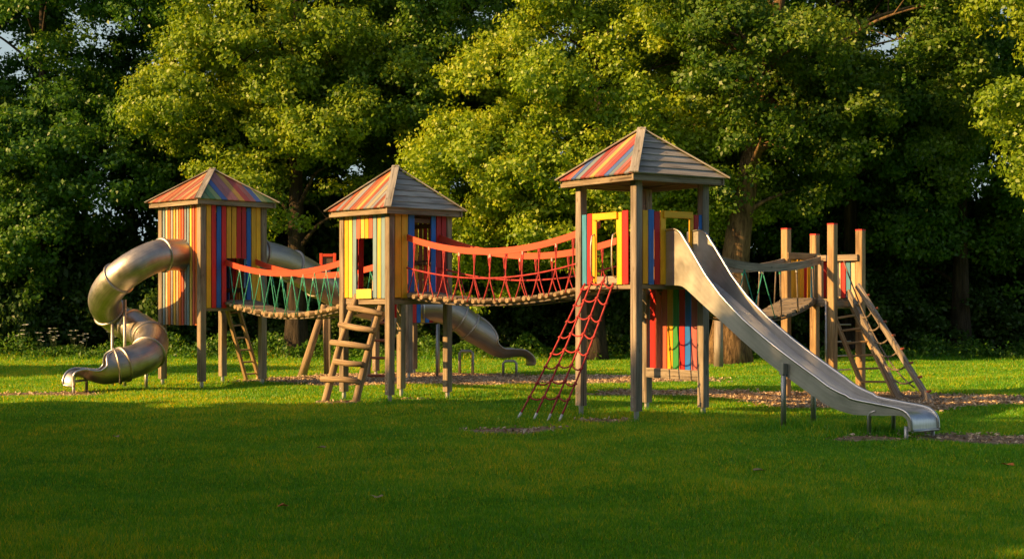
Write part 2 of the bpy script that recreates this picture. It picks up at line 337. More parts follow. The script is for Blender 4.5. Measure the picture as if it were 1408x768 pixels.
# ------------------------------------------------------------------ towers
class Tower:
    def __init__(s, t, front, yaw, side):
        a = math.radians(yaw); s.t = t; s.s = side
        s.er = V(math.cos(a), math.sin(a), 0); s.el = V(-math.sin(a), math.cos(a), 0)
        s.front = V(front[0], front[1], 0); s.right = s.front+s.er*side; s.left = s.front+s.el*side; s.back = s.right+s.el*side
        s.c = (s.front+s.back)/2
        s.faces = dict(lf=(s.left, s.front, -s.er), rf=(s.front, s.right, -s.el), rb=(s.right, s.back, s.er), lb=(s.back, s.left, s.el))
    def posts(s, top, w=0.12, mat='wood', foot=0.13):
        for p, tp in zip((s.front, s.right, s.back, s.left), top if isinstance(top, (list, tuple)) else [top]*4):
            m = MB().prism(p+V(0, 0, foot), p+V(0, 0, tp), w, w, mat, s.er, 0.010)
            # two weathered splice boards low on the post
            o = s.t.part('post', m)
            s.t.part('metal_foot', MB().prism(p+V(0, 0, -0.12), p+V(0, 0, foot+0.05), 0.055, 0.055, 'galv', s.er, 0.004), o)
            for zz in (foot+0.06, foot+0.2): s.t.part('bolt', MB().tube([p-s.er*(w/2+0.006)-s.el*0+V(0, 0, zz), p-s.er*(w/2-0.01)+V(0, 0, zz)], 0.012, 'galv', 8), o)
    def pt(s, face, f, z, out=0.0):
        a, b, n = s.faces[face]; return a.lerp(b, f)+n*out+V(0, 0, z)
    def planks(s, mb, face, f0, f1, cols, z0, z1, out=0.035, gap=0.012, th=0.022, jit=0.01):
        """vertical boards; each item: colour, or (colour, z0, z1), or None for a hole"""
        n = len(cols); a, b, nr = s.faces[face]; wd_ = (b-a).length*(f1-f0)/n
        for i, c in enumerate(cols):
            if c is None: continue
            q0, q1 = z0, z1
            if isinstance(c, tuple): c, q0, q1 = c
            f = f0+(f1-f0)*(i+0.5)/n; p = a.lerp(b, f)+nr*(out+random.uniform(-0.003, 0.003))
            lean = (b-a).normalized()*random.uniform(-1, 1)*0.004
            mb.prism(p+V(0, 0, q0+random.uniform(-jit, jit)*0.6)-lean, p+V(0, 0, q1+random.uniform(-jit, jit))+lean, wd_-gap-random.uniform(0, 0.006), th, c, nr, 0.004)
        return mb
    def bar(s, face, f0, f1, z, w, h, mat, out=0.0):
        a, b, nr = s.faces[face]
        return MB().prism(a.lerp(b, f0)+nr*out+V(0, 0, z), a.lerp(b, f1)+nr*out+V(0, 0, z), w, h, mat)
    def platform(s, z, th=0.10, mat='plank'):
        m = MB(); n = 9; ins = 0.0
        for i in range(n):
            f = (i+0.5)/n
            a = s.front.lerp(s.right, f)+s.el*0.065; b = s.left.lerp(s.back, f)-s.el*0.065
            m.prism(a+V(0, 0, z-0.02), b+V(0, 0, z-0.02), s.s/n-0.010, 0.04, mat)
        o = s.t.part('platform', m)
        for fc in ('lf', 'rf', 'rb', 'lb'):
            s.t.part('joist', s.bar(fc, 0.05, 0.95, z-0.04-th/2, 0.045, th, 'wood', -0.01), o)
    def roof(s, side, ez, az, cover):
        """cover: dict face -> list of plank colours, or 'grey'"""
        h = side/2; c = s.c; apex = V(c.x, c.y, az); m = MB(); subs = []
        kx = {'rf': (s.er, -s.el), 'rb': (s.el, s.er), 'lb': (-s.er, s.el), 'lf': (-s.el, -s.er)}
        for fc, (u, nout) in kx.items():
            base = V(c.x, c.y, ez)+nout*h; slope = (apex-base); Ls = slope.length; sv = slope.normalized()
            nrm = u.cross(sv).normalized()
            if nrm.z < 0: nrm = -nrm
            cv = cover[fc]
            if cv == 'grey':
                k = 7
                for i in range(k):
                    v0 = Ls*i/k; v1 = min(Ls*0.995, Ls*(i+1)/k+0.025)
                    h0 = h*(1-v0/Ls); h1 = h*(1-v1/Ls)
                    pts = [base+u*(-h0)+sv*v0+nrm*0.024, base+u*h0+sv*v0+nrm*0.024, base+u*h1+sv*v1+nrm*0.004, base+u*(-h1)+sv*v1+nrm*0.004]
                    off = V(random.random()*9, random.random()*9, random.random()*9)
                    low = [p-nrm*0.02 for p in pts]
                    gs = [V((p-base).dot(sv), 0, (p-base).dot(u))+off for p in pts]
                    m.add(low+pts, gs+gs, [(4, 5, 6, 7), (3, 2, 1, 0), (0, 1, 5, 4), (2, 3, 7, 6)], 'shingle')
            else:
                k = len(cv)
                for i, colr in enumerate(cv):
                    u0 = -h+2*h*i/k+0.004; u1 = -h+2*h*(i+1)/k-0.004
                    t0 = Ls*(1-abs(u0)/h); t1 = Ls*(1-abs(u1)/h)
                    lift = random.uniform(0, 0.005)
                    q = [base+u*u0+nrm*lift, base+u*u1+nrm*lift, base+u*u1+sv*max(t1, 0.01)+nrm*lift, base+u*u0+sv*max(t0, 0.01)+nrm*lift]
                    m.poly(q, nrm, 0.02, dull(colr))
        # soffit
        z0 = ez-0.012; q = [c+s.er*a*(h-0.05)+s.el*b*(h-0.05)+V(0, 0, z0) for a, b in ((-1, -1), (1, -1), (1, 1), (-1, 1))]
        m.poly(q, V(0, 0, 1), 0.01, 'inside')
        ro = s.t.part('roof', m)
        cs = [c+s.er*a*h+s.el*b*h+V(0, 0, ez) for a, b in ((-1, -1), (1, -1), (1, 1), (-1, 1))]
        for k in range(4):
            p = cs[k]; d = (apex-p).normalized(); out = (p-V(c.x, c.y, ez)).normalized()
            up = (out+V(0, 0, 1.5)); up = (up-d*up.dot(d)).normalized()
            s.t.part('hip_cap', MB().prism(p+up*0.034-d*0.03, apex+up*0.034+d*0.03, 0.13, 0.022, 'shingle', up, 0.004), ro)
            a, b = cs[k], cs[(k+1) % 4]; nrm = ((a+b)/2-V(c.x, c.y, ez)).normalized(); e = (b-a).normalized()
            hh = 0.105
            s.t.part('fascia', MB().prism(a+e*0.015-nrm*0.055-V(0, 0, hh/2-0.01), b-e*(0.055+0.02)-nrm*0.055-V(0, 0, hh/2-0.01), 0.035, hh, 'wood', None, 0.004), ro)
        return ro

base1 = V(-6.15, 28.17+1.02, 0)
# ---- tall hut with the spiral tube slide
t1 = Thing('play_hut', 'tall striped wooden hut at far left with a spiral tube slide on its left wall', 'play tower', base1, 'play towers with striped plank walls')
T1 = Tower(t1, (-6.15, 28.17), 45, 1.45)
T1.posts(3.66, 0.135)
T1.platform(1.66)
S = ['paleblue', 'cream', 'orange', 'grey', 'paleyellow', 'cream', 'orange', 'salmon', 'grey', 'paleblue', 'paleyellow', 'salmon', 'orange']
m = MB(); T1.planks(m, 'lf', 0.05, 0.95, S, 1.24, 3.62, gap=0.034)
S2 = ['brown', 'orange', 'tan', 'brown', 'salmon', 'orange', 'tan', 'orange', 'brown', 'blue', 'tan', 'brown']
T1.planks(m, 'lf', 0.085, 0.915, S2, 1.26, 3.60, out=0.012, gap=0.05, th=0.012)
t1.part('left_wall', m, label='hut wall of narrow pale, orange and blue vertical stripes')
m = MB(); zt = 2.58
T1.planks(m, 'rf', 0.055, 0.955, ['yellow', 'red', 'blue', 'red', ('gold', zt, 3.62), ('gold', zt, 3.62), ('crimson', zt, 3.62), ('crimson', zt, 3.62), 'blue', 'yellow', 'yellow'], 1.58, 3.62)
t1.part('right_wall', m, label='hut wall of broad yellow, red and blue boards with bridge opening')
m = MB(); T1.planks(m, 'rb', 0.05, 0.95, ['brown', 'red', 'gold', 'brown', 'blue', 'brown', 'gold', 'red', 'brown', 'blue'], 1.6, 3.6, gap=0.02); t1.part('back_wall', m)
m = MB(); T1.planks(m, 'lb', 0.05, 0.95, ['red', 'brown', 'gold', 'red', 'brown', 'gold', 'red', 'blue', 'brown', 'yellow'], 1.6, 3.6, gap=0.03); t1.part('back_wall', m)
for fc in ('lf', 'rf', 'rb', 'lb'):
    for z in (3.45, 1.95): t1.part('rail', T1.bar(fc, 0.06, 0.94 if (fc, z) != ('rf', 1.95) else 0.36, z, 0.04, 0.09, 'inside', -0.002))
hot = ['brown', 'tan', 'brown', 'salmon', 'tan', 'brown', 'orange', 'brown', 'tan', 'brown', 'salmon', 'tan', 'brown', 'orange', 'tan', 'brown', 'salmon', 'brown']
T1.roof(1.9, 3.72, 4.40, dict(lf=hot, rf=['green', 'palegreen', 'green', 'palegreen', 'blue', 'pink', 'pink', 'yellow', 'crimson', 'pink', 'blue', 'palegreen', 'green', 'palegreen'], rb='grey', lb='grey'))

# ---- middle hut
t2 = Thing('play_hut', 'middle striped wooden hut with log ladder below its small doorway, between the two rope bridges', 'play tower', V(-2.04, 25.0, 0), 'play towers with striped plank walls')
T2 = Tower(t2, (-2.07, 24.08), 43.4, 1.29)
T2.posts(3.22, 0.125)
T2.platform(1.80)
m = MB(); zt = 2.80
T2.planks(m, 'lf', 0.055, 0.95, ['yellow', 'paleyellow', 'paleblue', ('salmon', zt, 3.2), ('paleyellow', zt, 3.2), ('yellow', zt, 3.2), ('salmon', zt, 3.2), 'paleblue', 'paleyellow', 'paleblue'], 1.77, 3.2)
T2.planks(m, 'lf', 0.33, 0.67, [('paleyellow', 1.76, 1.93)], 1.76, 1.93, out=0.05)
t2.part('left_wall', m, label='striped hut wall with small doorway above the log ladder')
m = MB(); T2.planks(m, 'rf', 0.055, 0.40, ['gold', 'gold', 'blue'], 1.77, 3.2); T2.planks(m, 'rf', 0.68, 0.955, ['blue', 'crimson', 'crimson'], 1.77, 3.2)
t2.part('right_wall', m, label='hut wall of gold, blue and crimson boards either side of the bridge doorway')
m = MB(); T2.planks(m, 'rb', 0.05, 0.95, ['crimson', 'brown', 'gold', 'brown', 'crimson', 'brown', 'gold', 'brown', 'crimson'], 1.77, 3.2, gap=0.03); t2.part('back_wall', m)
m = MB(); T2.planks(m, 'lb', 0.05, 0.3, ['gold', 'brown', 'yellow'], 1.77, 3.2, gap=0.02); T2.planks(m, 'lb', 0.64, 0.95, ['crimson', 'brown', 'crimson'], 1.77, 3.2, gap=0.02); t2.part('back_wall', m)
for fc, a, b, z in (('lf', .06, .94, 3.05), ('rf', .06, .94, 3.1), ('rb', .06, .94, 3.05), ('rb', .06, .94, 2.4), ('lb', .06, .94, 3.05), ('lf', .06, .3, 2.3), ('lf', .7, .94, 2.3)):
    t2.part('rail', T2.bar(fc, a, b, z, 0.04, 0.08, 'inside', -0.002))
T2.roof(1.72, 3.28, 4.05, dict(lf=['brown', 'salmon', 'brown', 'grey', 'brown', 'cream', 'grey', 'brown', 'orange', 'paleyellow', 'brown', 'grey', 'cream', 'grey', 'brown', 'cream', 'salmon', 'brown'], rf='grey', rb='grey', lb='grey'))

# ---- open tower with the straight slide
t3 = Thing('play_tower', 'tallest nearest open tower with grey hipped roof, coloured waist panels and straight metal slide', 'play tower', V(1.95, 21.4, 0), 'play towers with striped plank walls')
T3 = Tower(t3, (1.795, 20.52), 35, 1.30)
T3.posts(3.46, 0.13, 'greywood')
T3.platform(2.03)
m = MB(); T3.planks(m, 'lf', 0.06, 0.34, ['lightblue', 'red', 'yellow'], 1.96, 3.02); T3.planks(m, 'lf', 0.68, 0.90, ['yellow', 'red'], 1.96, 3.02)
t3.part('left_panel', m)
t3.part('top_rail', T3.bar('lf', 0.30, 0.72, 2.965, 0.03, 0.10, 'yellow', 0.062))
t3.part('threshold_board', T3.bar('lf', 0.34, 0.70, 2.02, 0.03, 0.12, 'greywood', 0.03))
m = MB(); T3.planks(m, 'rf', 0.06, 0.41, ['yellow', 'blue', 'crimson', 'yellow'], 1.96, 3.03); T3.planks(m, 'rf', 0.75, 0.975, ['yellow', 'crimson', 'blue'], 1.96, 3.0)
t3.part('right_panel', m)
t3.part('top_rail', T3.bar('rf', 0.36, 0.79, 2.98, 0.03, 0.10, 'yellow', 0.062))
t3.part('threshold_board', T3.bar('rf', 0.41, 0.75, 1.98, 0.03, 0.11, 'greywood', 0.02))
m = MB(); T3.planks(m, 'rb', 0.08, 0.92, ['pink', 'blue', 'red', 'green', 'yellow', 'salmon', 'salmon', 'red'], 0.66, 1.9, out=-0.02); t3.part('lower_panel', m, label='lower panel of red, yellow, green and blue boards between rear legs')
t3.part('lower_rail', T3.bar('rb', 0.04, 0.96, 0.60, 0.05, 0.15, 'greywood', -0.04)); t3.part('lower_rail', T3.bar('rb', 0.04, 0.96, 1.80, 0.05, 0.10, 'greywood', 0.02))
m = MB(); T3.planks(m, 'rb', 0.05, 0.28, ['cream', 'yellow'], 1.98, 2.98); T3.planks(m, 'rb', 0.8, 0.95, ['gold'], 1.98, 2.98); t3.part('rear_panel', m)
m = MB(); T3.planks(m, 'lb', 0.05, 0.16, ['red'], 1.98, 3.0); t3.part('rear_panel', m)
for sx in (0.30, 0.68):
    a = T3.pt('lf', sx, 2.05, 0.07); b = T3.pt('lf', sx, 2.72, 0.07); o_ = T3.faces['lf'][2]
    t3.part('grab_handle', MB().tube([a-o_*0.04, a+o_*0.03+V(0, 0, .04), a+o_*0.05+V(0, 0, .2), b+o_*0.05-V(0, 0, .2), b+o_*0.03-V(0, 0, .04), b-o_*0.04], 0.012, 'galv', 8))
mixr = ['pink', 'crimson', 'salmon', 'blue', 'paleblue', 'crimson', 'pink', 'paleyellow', 'salmon', 'crimson', 'blue', 'paleblue', 'pink', 'brown', 'grey', 'pink']
T3.roof(1.80, 3.53, 4.28, dict(lf=mixr, rf='grey', rb='grey', lb='grey'))

# ---- small roofless platform on the right
t4 = Thing('play_platform', 'small roofless play platform with four tall red-capped posts at the far right', 'play tower', V(5.6, 25.65, 0))
T4 = Tower(t4, (5.613, 24.91), 46, 0.95)
T4.posts([3.05, 2.98, 2.93, 3.0], 0.135, 'tan', 0.02)
for p, z in ((T4.front, 3.05), (T4.right, 2.98), (T4.left, 3.0), (T4.back, 2.93)):
    t4.part('post_cap', MB().prism(p+V(0, 0, z), p+V(0, 0, z+0.025), 0.137, 0.137, 'red', T4.er))
T4.platform(1.76)
m = MB(); T4.planks(m, 'lb', 0.08, 0.92, ['lightblue', 'yellow', 'red', 'gold', 'yellow', 'gold', 'yellow'], 1.78, 2.46, out=-0.03)
T4.planks(m, 'rb', 0.08, 0.92, ['cream', 'lightblue', 'red', 'cream', 'lightblue', 'gold', 'red', 'gold'], 1.78, 2.46, out=-0.03)
t4.part('rear_panel', m)
t4.part('top_rail', T4.bar('lb', -0.08, 1.06, 2.53, 0.05, 0.12, 'tan', -0.06)); t4.part('top_rail', T4.bar('rb', 0.0, 1.0, 2.50, 0.05, 0.11, 'wood', -0.095))
pq = T4.pt('lf', 0.72, 1.76, -0.05)
t4.part('rail_post', MB().prism(pq, pq+V(0, 0, 0.68), 0.075, 0.075, 'wood', T4.er))
m = MB(); pp = T4.pt('rf', 0.05, 0, 0.25); pp = T4.front+V(-0.115, -0.02, 0)
m.tube([pp, pp+V(0, 0, 1.72)], 0.02, 'galv', 10)
for z in (0.5, 0.75, 1.0, 1.3, 1.6): m.tube([pp+V(0, 0, z), pp+T4.er*0.75-T4.el*0.02+V(0.02, 0, z)], 0.014, 'galv', 8)
t4.part('climbing_bars', m)

# ---- low tower behind the middle hut
t5 = Thing('low_platform', 'low striped platform on posts standing behind the middle hut', 'play tower', V(-2.45, 32.5, 0))
T5 = Tower(t5, (-2.30, 31.7), 45, 1.15)
T5.posts(2.3, 0.13); T5.platform(1.36)
st = ['salmon', 'red', 'blue', 'yellow', 'blue', 'crimson', 'yellow', 'blue']
for fc in ('lf', 'rf', 'lb'):
    m = MB(); T5.planks(m, fc, 0.06, 0.94, st if fc != 'rf' else st[1:]+['teal'], 1.24, 2.1); t5.part('panel', m)
    t5.part('top_rail', T5.bar(fc, 0.05, 0.95, 2.15, 0.04, 0.09, 'wood'))

# ------------------------------------------------------------------ ladders
def ladder(name, label, tops, bots, nr, mat, rs, rung_r, group=None, rough=0.0, square=False, rmat=None, t0=0.08, t1_=0.92):
    base = (Vector(bots[0])+Vector(bots[1]))/2; base.z = 0
    t = Thing(name, label, 'ladder', base, group)
    for a, b in zip(bots, tops):
        a = Vector(a); b = Vector(b); m = MB()
        if square: m.prism(a-V(0, 0, .05), b, rs*1.1, rs*2.0, mat, (Vector(bots[1])-Vector(bots[0])).normalized().cross(b-a))
        else:
            mid = a.lerp(b, .5)+V(random.uniform(-1, 1), random.uniform(-1, 1), 0)*rough*0.3
            pts = spline([a-V(0, 0, .08), mid, b], 6); m.tube(pts, [rs*(1.1-0.25*i/(len(pts)-1)) for i in range(len(pts))], mat, 12)
        t.part('stringer', m)
    for i in range(nr):
        f = t0+(t1_-t0)*i/(nr-1)
        p = Vector(bots[0]).lerp(Vector(tops[0]), f); q = Vector(bots[1]).lerp(Vector(tops[1]), f)
        d = (q-p).normalized(); ex = [(0.12, -0.02), (-0.02, -0.02), (0.16, 0.05), (0.10, 0.02), (0.03, 0.12)][i % 5] if rough else (0, 0)
        fwd = V(-0.35, -0.9, 0).normalized()*(rs+rung_r*0.5 if rough else 0)
        m = MB()
        if square: m.prism(p, q, 0.06, 0.035, rmat or mat)
        else: m.tube([p-d*(ex[0]+0.03)+fwd, p.lerp(q, .5)+fwd+V(0, 0, random.uniform(-1, 1)*rough*0.2), q+d*(ex[1]+0.03)+fwd], [rung_r, rung_r*1.08, rung_r*0.92], rmat or mat, 10)
        t.part('rung', m)
    return t
ladder('log_ladder', 'rustic log ladder leaning on the middle hut with uneven rungs', [W(492, 402, 24.75), W(527, 410, 24.38)], [V(-3.23, 24.45, 0), V(-2.68, 24.2, 0)], 5, 'log', 0.062, 0.05, rough=0.1, t0=0.2, t1_=0.86)
ladder('step_ladder', 'narrow wooden ladder under the far left hut', [W(311, 422, 29.4), W(327, 420, 29.75)], [V(-5.82, 31.2, 0), V(-5.60, 31.55, 0)], 6, 'tan', 0.05, 0.03, square=True)
# behind the log ladder: a second small ladder to the low platform
ladder('rope_rung_ladder', 'small log ladder with reddish rungs behind the log ladder of the middle hut', [V(-3.05, 31.3, 1.35), V(-2.55, 31.0, 1.35)], [V(-3.15, 30.9, 0), V(-2.65, 30.6, 0)], 4, 'log', 0.05, 0.03, rmat='brown')

# right-hand ladders of the small platform
ladder('rung_ladder', 'orange-brown wooden ladder with flat rungs at the right platform, left of the chain ladder', [W(1143, 425, 25.0), W(1170, 420, 25.35)], [V(6.22, 24.75, 0), V(6.62, 24.3, 0)], 7, 'tan', 0.045, 0.03, square=True, t0=0.06, t1_=0.9)
tch = Thing('chain_ladder', 'steep grey ladder with sagging chain rungs on right side of the small platform', 'ladder', V(6.9, 24.0, 0))
cb = [V(6.66, 24.2, 0), V(6.98, 23.5, 0)]; ct = [W(1166, 400, 25.3), W(1179, 392, 25.0)]
for a, b in zip(cb, ct): tch.part('stringer', MB().prism(a-V(0, 0, .05), b, 0.06, 0.11, 'greywood', V(0.3, -0.8, 0.2)))
for i in range(8):
    f = 0.1+0.8*i/7; p = cb[0].lerp(ct[0], f); q = cb[1].lerp(ct[1], f)
    tch.part('chain_rung', MB().tube(sag(p, q, 0.10, 8), 0.016, 'greyrope', 8))
    tch.part('bolt', MB().tube([q-V(0.02, 0, 0), q+V(0.075, -0.04, 0.03)], 0.022, 'brown', 8))
tch.part('guard_rope', MB().tube(sag(W(1160, 358, 25.3), V(6.8, 24.0, 0.25), 0.35, 14), 0.013, 'greyrope', 8))

# ------------------------------------------------------------------ bridges
def bridge(name, label, a, b, hw, zd, zr_near, zr_far, ropemat, plankn, railmat, mid=True, logs=True, plank_w=1.0, drop_d=0.15, drop_r=0.25, cross=False, railh=0.105, kk=12):
    """a, b: deck ends (centre line); zd: deck heights at the ends; zr: rail heights at the ends; drops: sag"""
    a = V(a[0], a[1], 0); b = V(b[0], b[1], 0); d = (b-a).normalized(); n = V(d.y, -d.x, 0)
    if n.dot(V(-0.4, -1, 0)) < 0: n = -n       # n points to the near side
    t = Thing(name, label, 'rope bridge', (a+b)/2, None)
    def deck(f): return zd[0]*(1-f)+zd[1]*f-drop_d*4*f*(1-f)
    def rl(f, z): return z[0]*(1-f)+z[1]*f-drop_r*4*f*(1-f)
    Ln = (b-a).length
    for i in range(plankn):
        f = (i+0.5)/plankn; c = a.lerp(b, f)+V(0, 0, deck(f)); e0 = random.uniform(-0.05, 0.06); e1 = random.uniform(-0.05, 0.06)
        w = Ln/plankn*0.86
        sl = (a.lerp(b, f+.01)+V(0, 0, deck(f+.01))-c).normalized()
        m = MB()
        if logs: 
            tilt = V(0, 0, random.uniform(-0.008, 0.008))
            r_ = min(w*0.27, 0.045)*random.uniform(0.8, 1.2)
            m.tube([c+n*(hw+0.07+e0)+tilt, c-n*(hw+0.07+e1)-tilt], r_, 'log', 10)
            m.prism(c+n*(hw-0.02)+V(0, 0, 0.035)+tilt, c-n*(hw-0.02)+V(0, 0, 0.035)-tilt, w, 0.03, 'plank', n.cross(sl))
        else: m.prism(c+n*(hw+e0), c-n*(hw+e1), w, 0.045, 'plank', n.cross(sl), 0.008)
        t.part('plank', m)
    for sd, z in ((1, zr_near), (-1, zr_far)):
        off = n*(hw+0.02)*sd
        K = 24; vs = []; m = MB()
        for i in range(K):
            f0, f1 = i/K, (i+1)/K
            p = a.lerp(b, f0)+off+V(0, 0, rl(f0, z)); q = a.lerp(b, f1)+off+V(0, 0, rl(f1, z)); vs.append(p)
        vs.append(a.lerp(b, 1)+off+V(0, 0, rl(1, z)))
        V8, G8, F8 = [], [], []
        for i, p in enumerate(vs):
            for (u, v) in ((-.016, -railh/2), (.016, -railh/2), (.016, railh/2), (-.016, railh/2)):
                V8.append(p+n*u+V(0, 0, v)); G8.append(V(u, v, i*Ln/K))
        for i in range(K):
            for j in range(4): F8.append((i*4+j, i*4+(j+1) % 4, i*4+4+(j+1) % 4, i*4+4+j))
        F8 += [(3, 2, 1, 0), tuple(K*4+j for j in range(4))]
        m.add(V8, G8, F8, railmat); t.part('hand_rail', m)
        # ropes
        m = MB()
        def top(f): return a.lerp(b, f)+off+V(0, 0, rl(f, z)-railh/2)
        def bot(f): return a.lerp(b, f)+n*(hw+0.05)*sd+V(0, 0, deck(f)-0.01)
        for i in range(kk):
            f = (i+0.5)/kk; h = 0.5/kk; rr = 0.0095
            if not logs and f > 0.55:
                t.part('hanger_rod', MB().tube([top(f), bot(f)], 0.013, 'greyrope', 6)); continue
            if cross:
                for q in (f-0.62/kk, f+0.62/kk):
                    if 0.01 < q < 0.99: m.tube([top(f), bot(q)], rr*0.9, ropemat, 6)
            else:
                for q in (-h*0.8, h*0.8):
                    md = top(f).lerp(bot(f), 0.5)
                    m.tube(spline([top(f+q*0.15), md+(top(f+q)-top(f))*0.05, bot(f+q)], 4), rr, ropemat, 6)
        net = t.part('rope_net', m)
        for i in range(kk):
            f = (i+0.5)/kk; p = top(f)
            t.part('rope_clip', MB().prism(p-V(0, 0, 0.045), p+V(0, 0, 0.012), 0.026, 0.04, 'white' if i % 2 else ropemat), net)
        if mid:
            m = MB(); pts = [a.lerp(b, f)+n*(hw+0.035)*sd+V(0, 0, (rl(f, z)*0.5+deck(f)*0.5)-0.03) for f in [i/16 for i in range(17)]]
            m.tube(pts, 0.015, ropemat, 8); t.part('side_rope', m)
        m = MB(); pts = [a.lerp(b, f)+n*(hw-0.05)*sd+V(0, 0, deck(f)-0.065) for f in [i/16 for i in range(17)]]
        m.tube(pts, 0.016, 'greyrope', 8); t.part('deck_cable', m)
    return t
c1 = T1.pt('rf', 0.62, 0, 0.03); c2 = T2.pt('lb', 0.5, 0, 0.0)
bridge('rope_bridge', 'sagging rope bridge with teal crossed ropes between the left and middle huts', c1, c2, 0.34, (1.70, 1.72), (2.50, 2.50), (2.52, 2.42), 'tealrope', 24, 'rail', False, True, drop_d=0.26, drop_r=0.26, cross=True, kk=12, railh=0.11)
c1 = T2.pt('rf', 0.54, 0, 0.03); c2 = T3.pt('lb', 0.5, 0, 0.0)
bridge('rope_bridge', 'red rope bridge with orange handrails between the middle hut and the open tower', c1, c2, 0.36, (1.83, 1.98), (2.80, 2.88), (2.84, 2.72), 'redrope', 26, 'rail', True, True, drop_d=0.19, drop_r=0.32)
c1 = T3.pt('rb', 0.5, 0, 0.03); c2 = T4.pt('lf', 0.36, 0, 0.02)
bridge('plank_bridge', 'plank bridge with dull timber handrails behind the straight slide', c1, c2, 0.33, (1.90, 1.76), (2.45, 2.44), (2.45, 2.42), 'tealrope', 22, 'greywood', False, False, drop_d=0.38, drop_r=0.18, railh=0.13, cross=True, kk=7)

# ------------------------------------------------------------------ climbing net
tn = Thing('climbing_net', 'red rope climbing net slanting from the grass to the open tower', 'climbing net', V(0.6, 20.6, 0))
nt_top = [T3.pt('lf', f, z, 0.07) for f, z in ((0.14, 1.98), (0.30, 2.08), (0.52, 2.10), (0.66, 1.98))]
nt_bot = [V(0.10, 20.75, 0.03), V(0.33, 20.62, 0.03), V(0.53, 20.45, 0.03), V(0.69, 20.35, 0.03)]
lines = []
for a, b in zip(nt_bot, nt_top):
    pts = sag(a, b, 0.06, 14); lines.append(pts)
    o = tn.part('rope', MB().tube(pts, 0.014, 'redrope', 8))
    d = (pts[1]-pts[0]).normalized(); tn.part('ferrule', MB().tube([a-d*0.06, a+d*0.07], [0.012, 0.02], 'white', 8), o)
def at(pts, f):
    k = f*(len(pts)-1); i = min(int(k), len(pts)-2); return pts[i].lerp(pts[i+1], k-i)
for i in range(8):
    f = 0.16+0.115*i; m = MB(); P = [at(l, f+random.uniform(-.008, .008)) for l in lines]
    for p, q in zip(P[:-1], P[1:]): m.tube(sag(p, q, 0.045, 6), 0.012, 'redrope', 8, False)
    for p in P: m.tube([p-V(0.024, 0, 0.02), p+V(0.024, 0, 0.02)], 0.022, 'redrope', 8)
    tn.part('cross_rope', m)

# ------------------------------------------------------------------ tube slides
def tube_slide(name, label, path, r, ring_f, legs, mat, chute=None, collar=True, n=9):
    t = Thing(name, label, 'slide', V(path[len(path)//2][0], path[len(path)//2][1], 0))
    P = spline(path, n); m = MB(); m.tube(P, r, mat, 28, False); tb = t.part('tube', m)
    K = len(P)
    for f in ring_f:
        i = min(K-2, max(1, int(f*(K-1)))); t.part('joint_ring', MB().ring(P[i], P[i+1]-P[i-1], r*0.995, 0.045, 0.035, mat, 36))
    if collar:
        ax = (P[1]-P[0]).normalized(); t.part('wall_collar', MB().ring(P[0]+ax*0.08, ax, r*0.99, 0.05, 0.07, 'rim', 36))
    if chute:
        # open trough along its floor line: from a full round to a wide shallow lip
        tg0 = (P[-1]-P[-2]).normalized(); up0 = tg0.cross(V(0, 0, 1)).normalized().cross(tg0)
        C = spline([P[-1]-up0*r]+chute, 8); k = len(C); vs, gs, fs = [], [], []; nn = 20; rim0, rim1 = [], []
        for i, p in enumerate(C):
            f = i/(k-1); tg = (C[min(i+1, k-1)]-C[max(i-1, 0)]).normalized()
            side = tg.cross(V(0, 0, 1)).normalized(); up = side.cross(tg)
            g0 = min(1, f/0.36); g1 = max(0, (f-0.36)/0.64)
            half = (3.05*(1-g0)**1.5+1.35*(1-(1-g0)**1.5)) if f < 0.36 else 1.35-0.8*g1**0.8
            rad = r*(1+0.7*g1)
            for j in range(nn+1):
                a = -half+2*half*j/nn
                vs.append(p+side*math.sin(a)*rad+up*(1-math.cos(a))*rad); gs.append(V(math.sin(a)*rad, math.cos(a)*rad, f))
            rim0.append(vs[-nn-1]); rim1.append(vs[-1])
        fs = [(i*(nn+1)+j, i*(nn+1)+j+1, (i+1)*(nn+1)+j+1, (i+1)*(nn+1)+j) for i in range(k-1) for j in range(nn)]
        m = MB(); m.add(vs, gs, fs, mat, True); ch = t.part('exit_chute', m)
        lip = vs[-nn-1:]
        t.part('rolled_edge', MB().tube(rim0+lip[1:-1]+rim1[::-1], 0.022, 'rim' if mat == 'tube' else mat, 8), ch)
    for (x, y, z) in legs: t.part('support_leg', MB().tube([V(x, y, -0.1), V(x, y, z)], 0.032, 'galv', 12))
    return t, P
q = lambda px, py, d: W(px, py, d)
tube_slide('tube_slide', 'spiral steel tube slide curling down from the far left hut', [q(258, 350, 28.75), q(248, 350, 28.55), q(216, 352, 28.1), q(181, 369, 27.85), q(152, 394, 28.1), q(144, 418, 28.75), q(164, 440, 29.1), q(193, 453, 28.8), q(209, 470, 28.1), q(200, 489, 27.45), q(172, 500, 27.1), q(158, 503.5, 27.0)], 0.318,
           (0.17, 0.33, 0.50, 0.60, 0.70, 0.80, 0.92, 0.985), [(-8.08, 28.75, 1.35), (-7.72, 28.35, 1.75), (-7.1, 27.6, 0.5)], 'tube',
           [q(146, 528, 26.95), q(136, 527, 26.9), q(125, 524, 26.85), q(114, 520, 26.8), q(107, 518, 26.75), q(102.5, 520, 26.72), q(100, 531, 26.7)])
tube_slide('connecting_tube', 'dull steel tube running down from the far left hut behind the teal rope bridge', [V(-5.6, 29.7, 2.72), V(-5.35, 29.95, 2.68), q(388, 360, 30.4), q(418, 375, 30.9), q(448, 394, 31.4), q(490, 414, 32.0), q(528, 424, 32.2)], 0.34,
           (0.2, 0.42, 0.62, 0.8), [], 'dulltube')
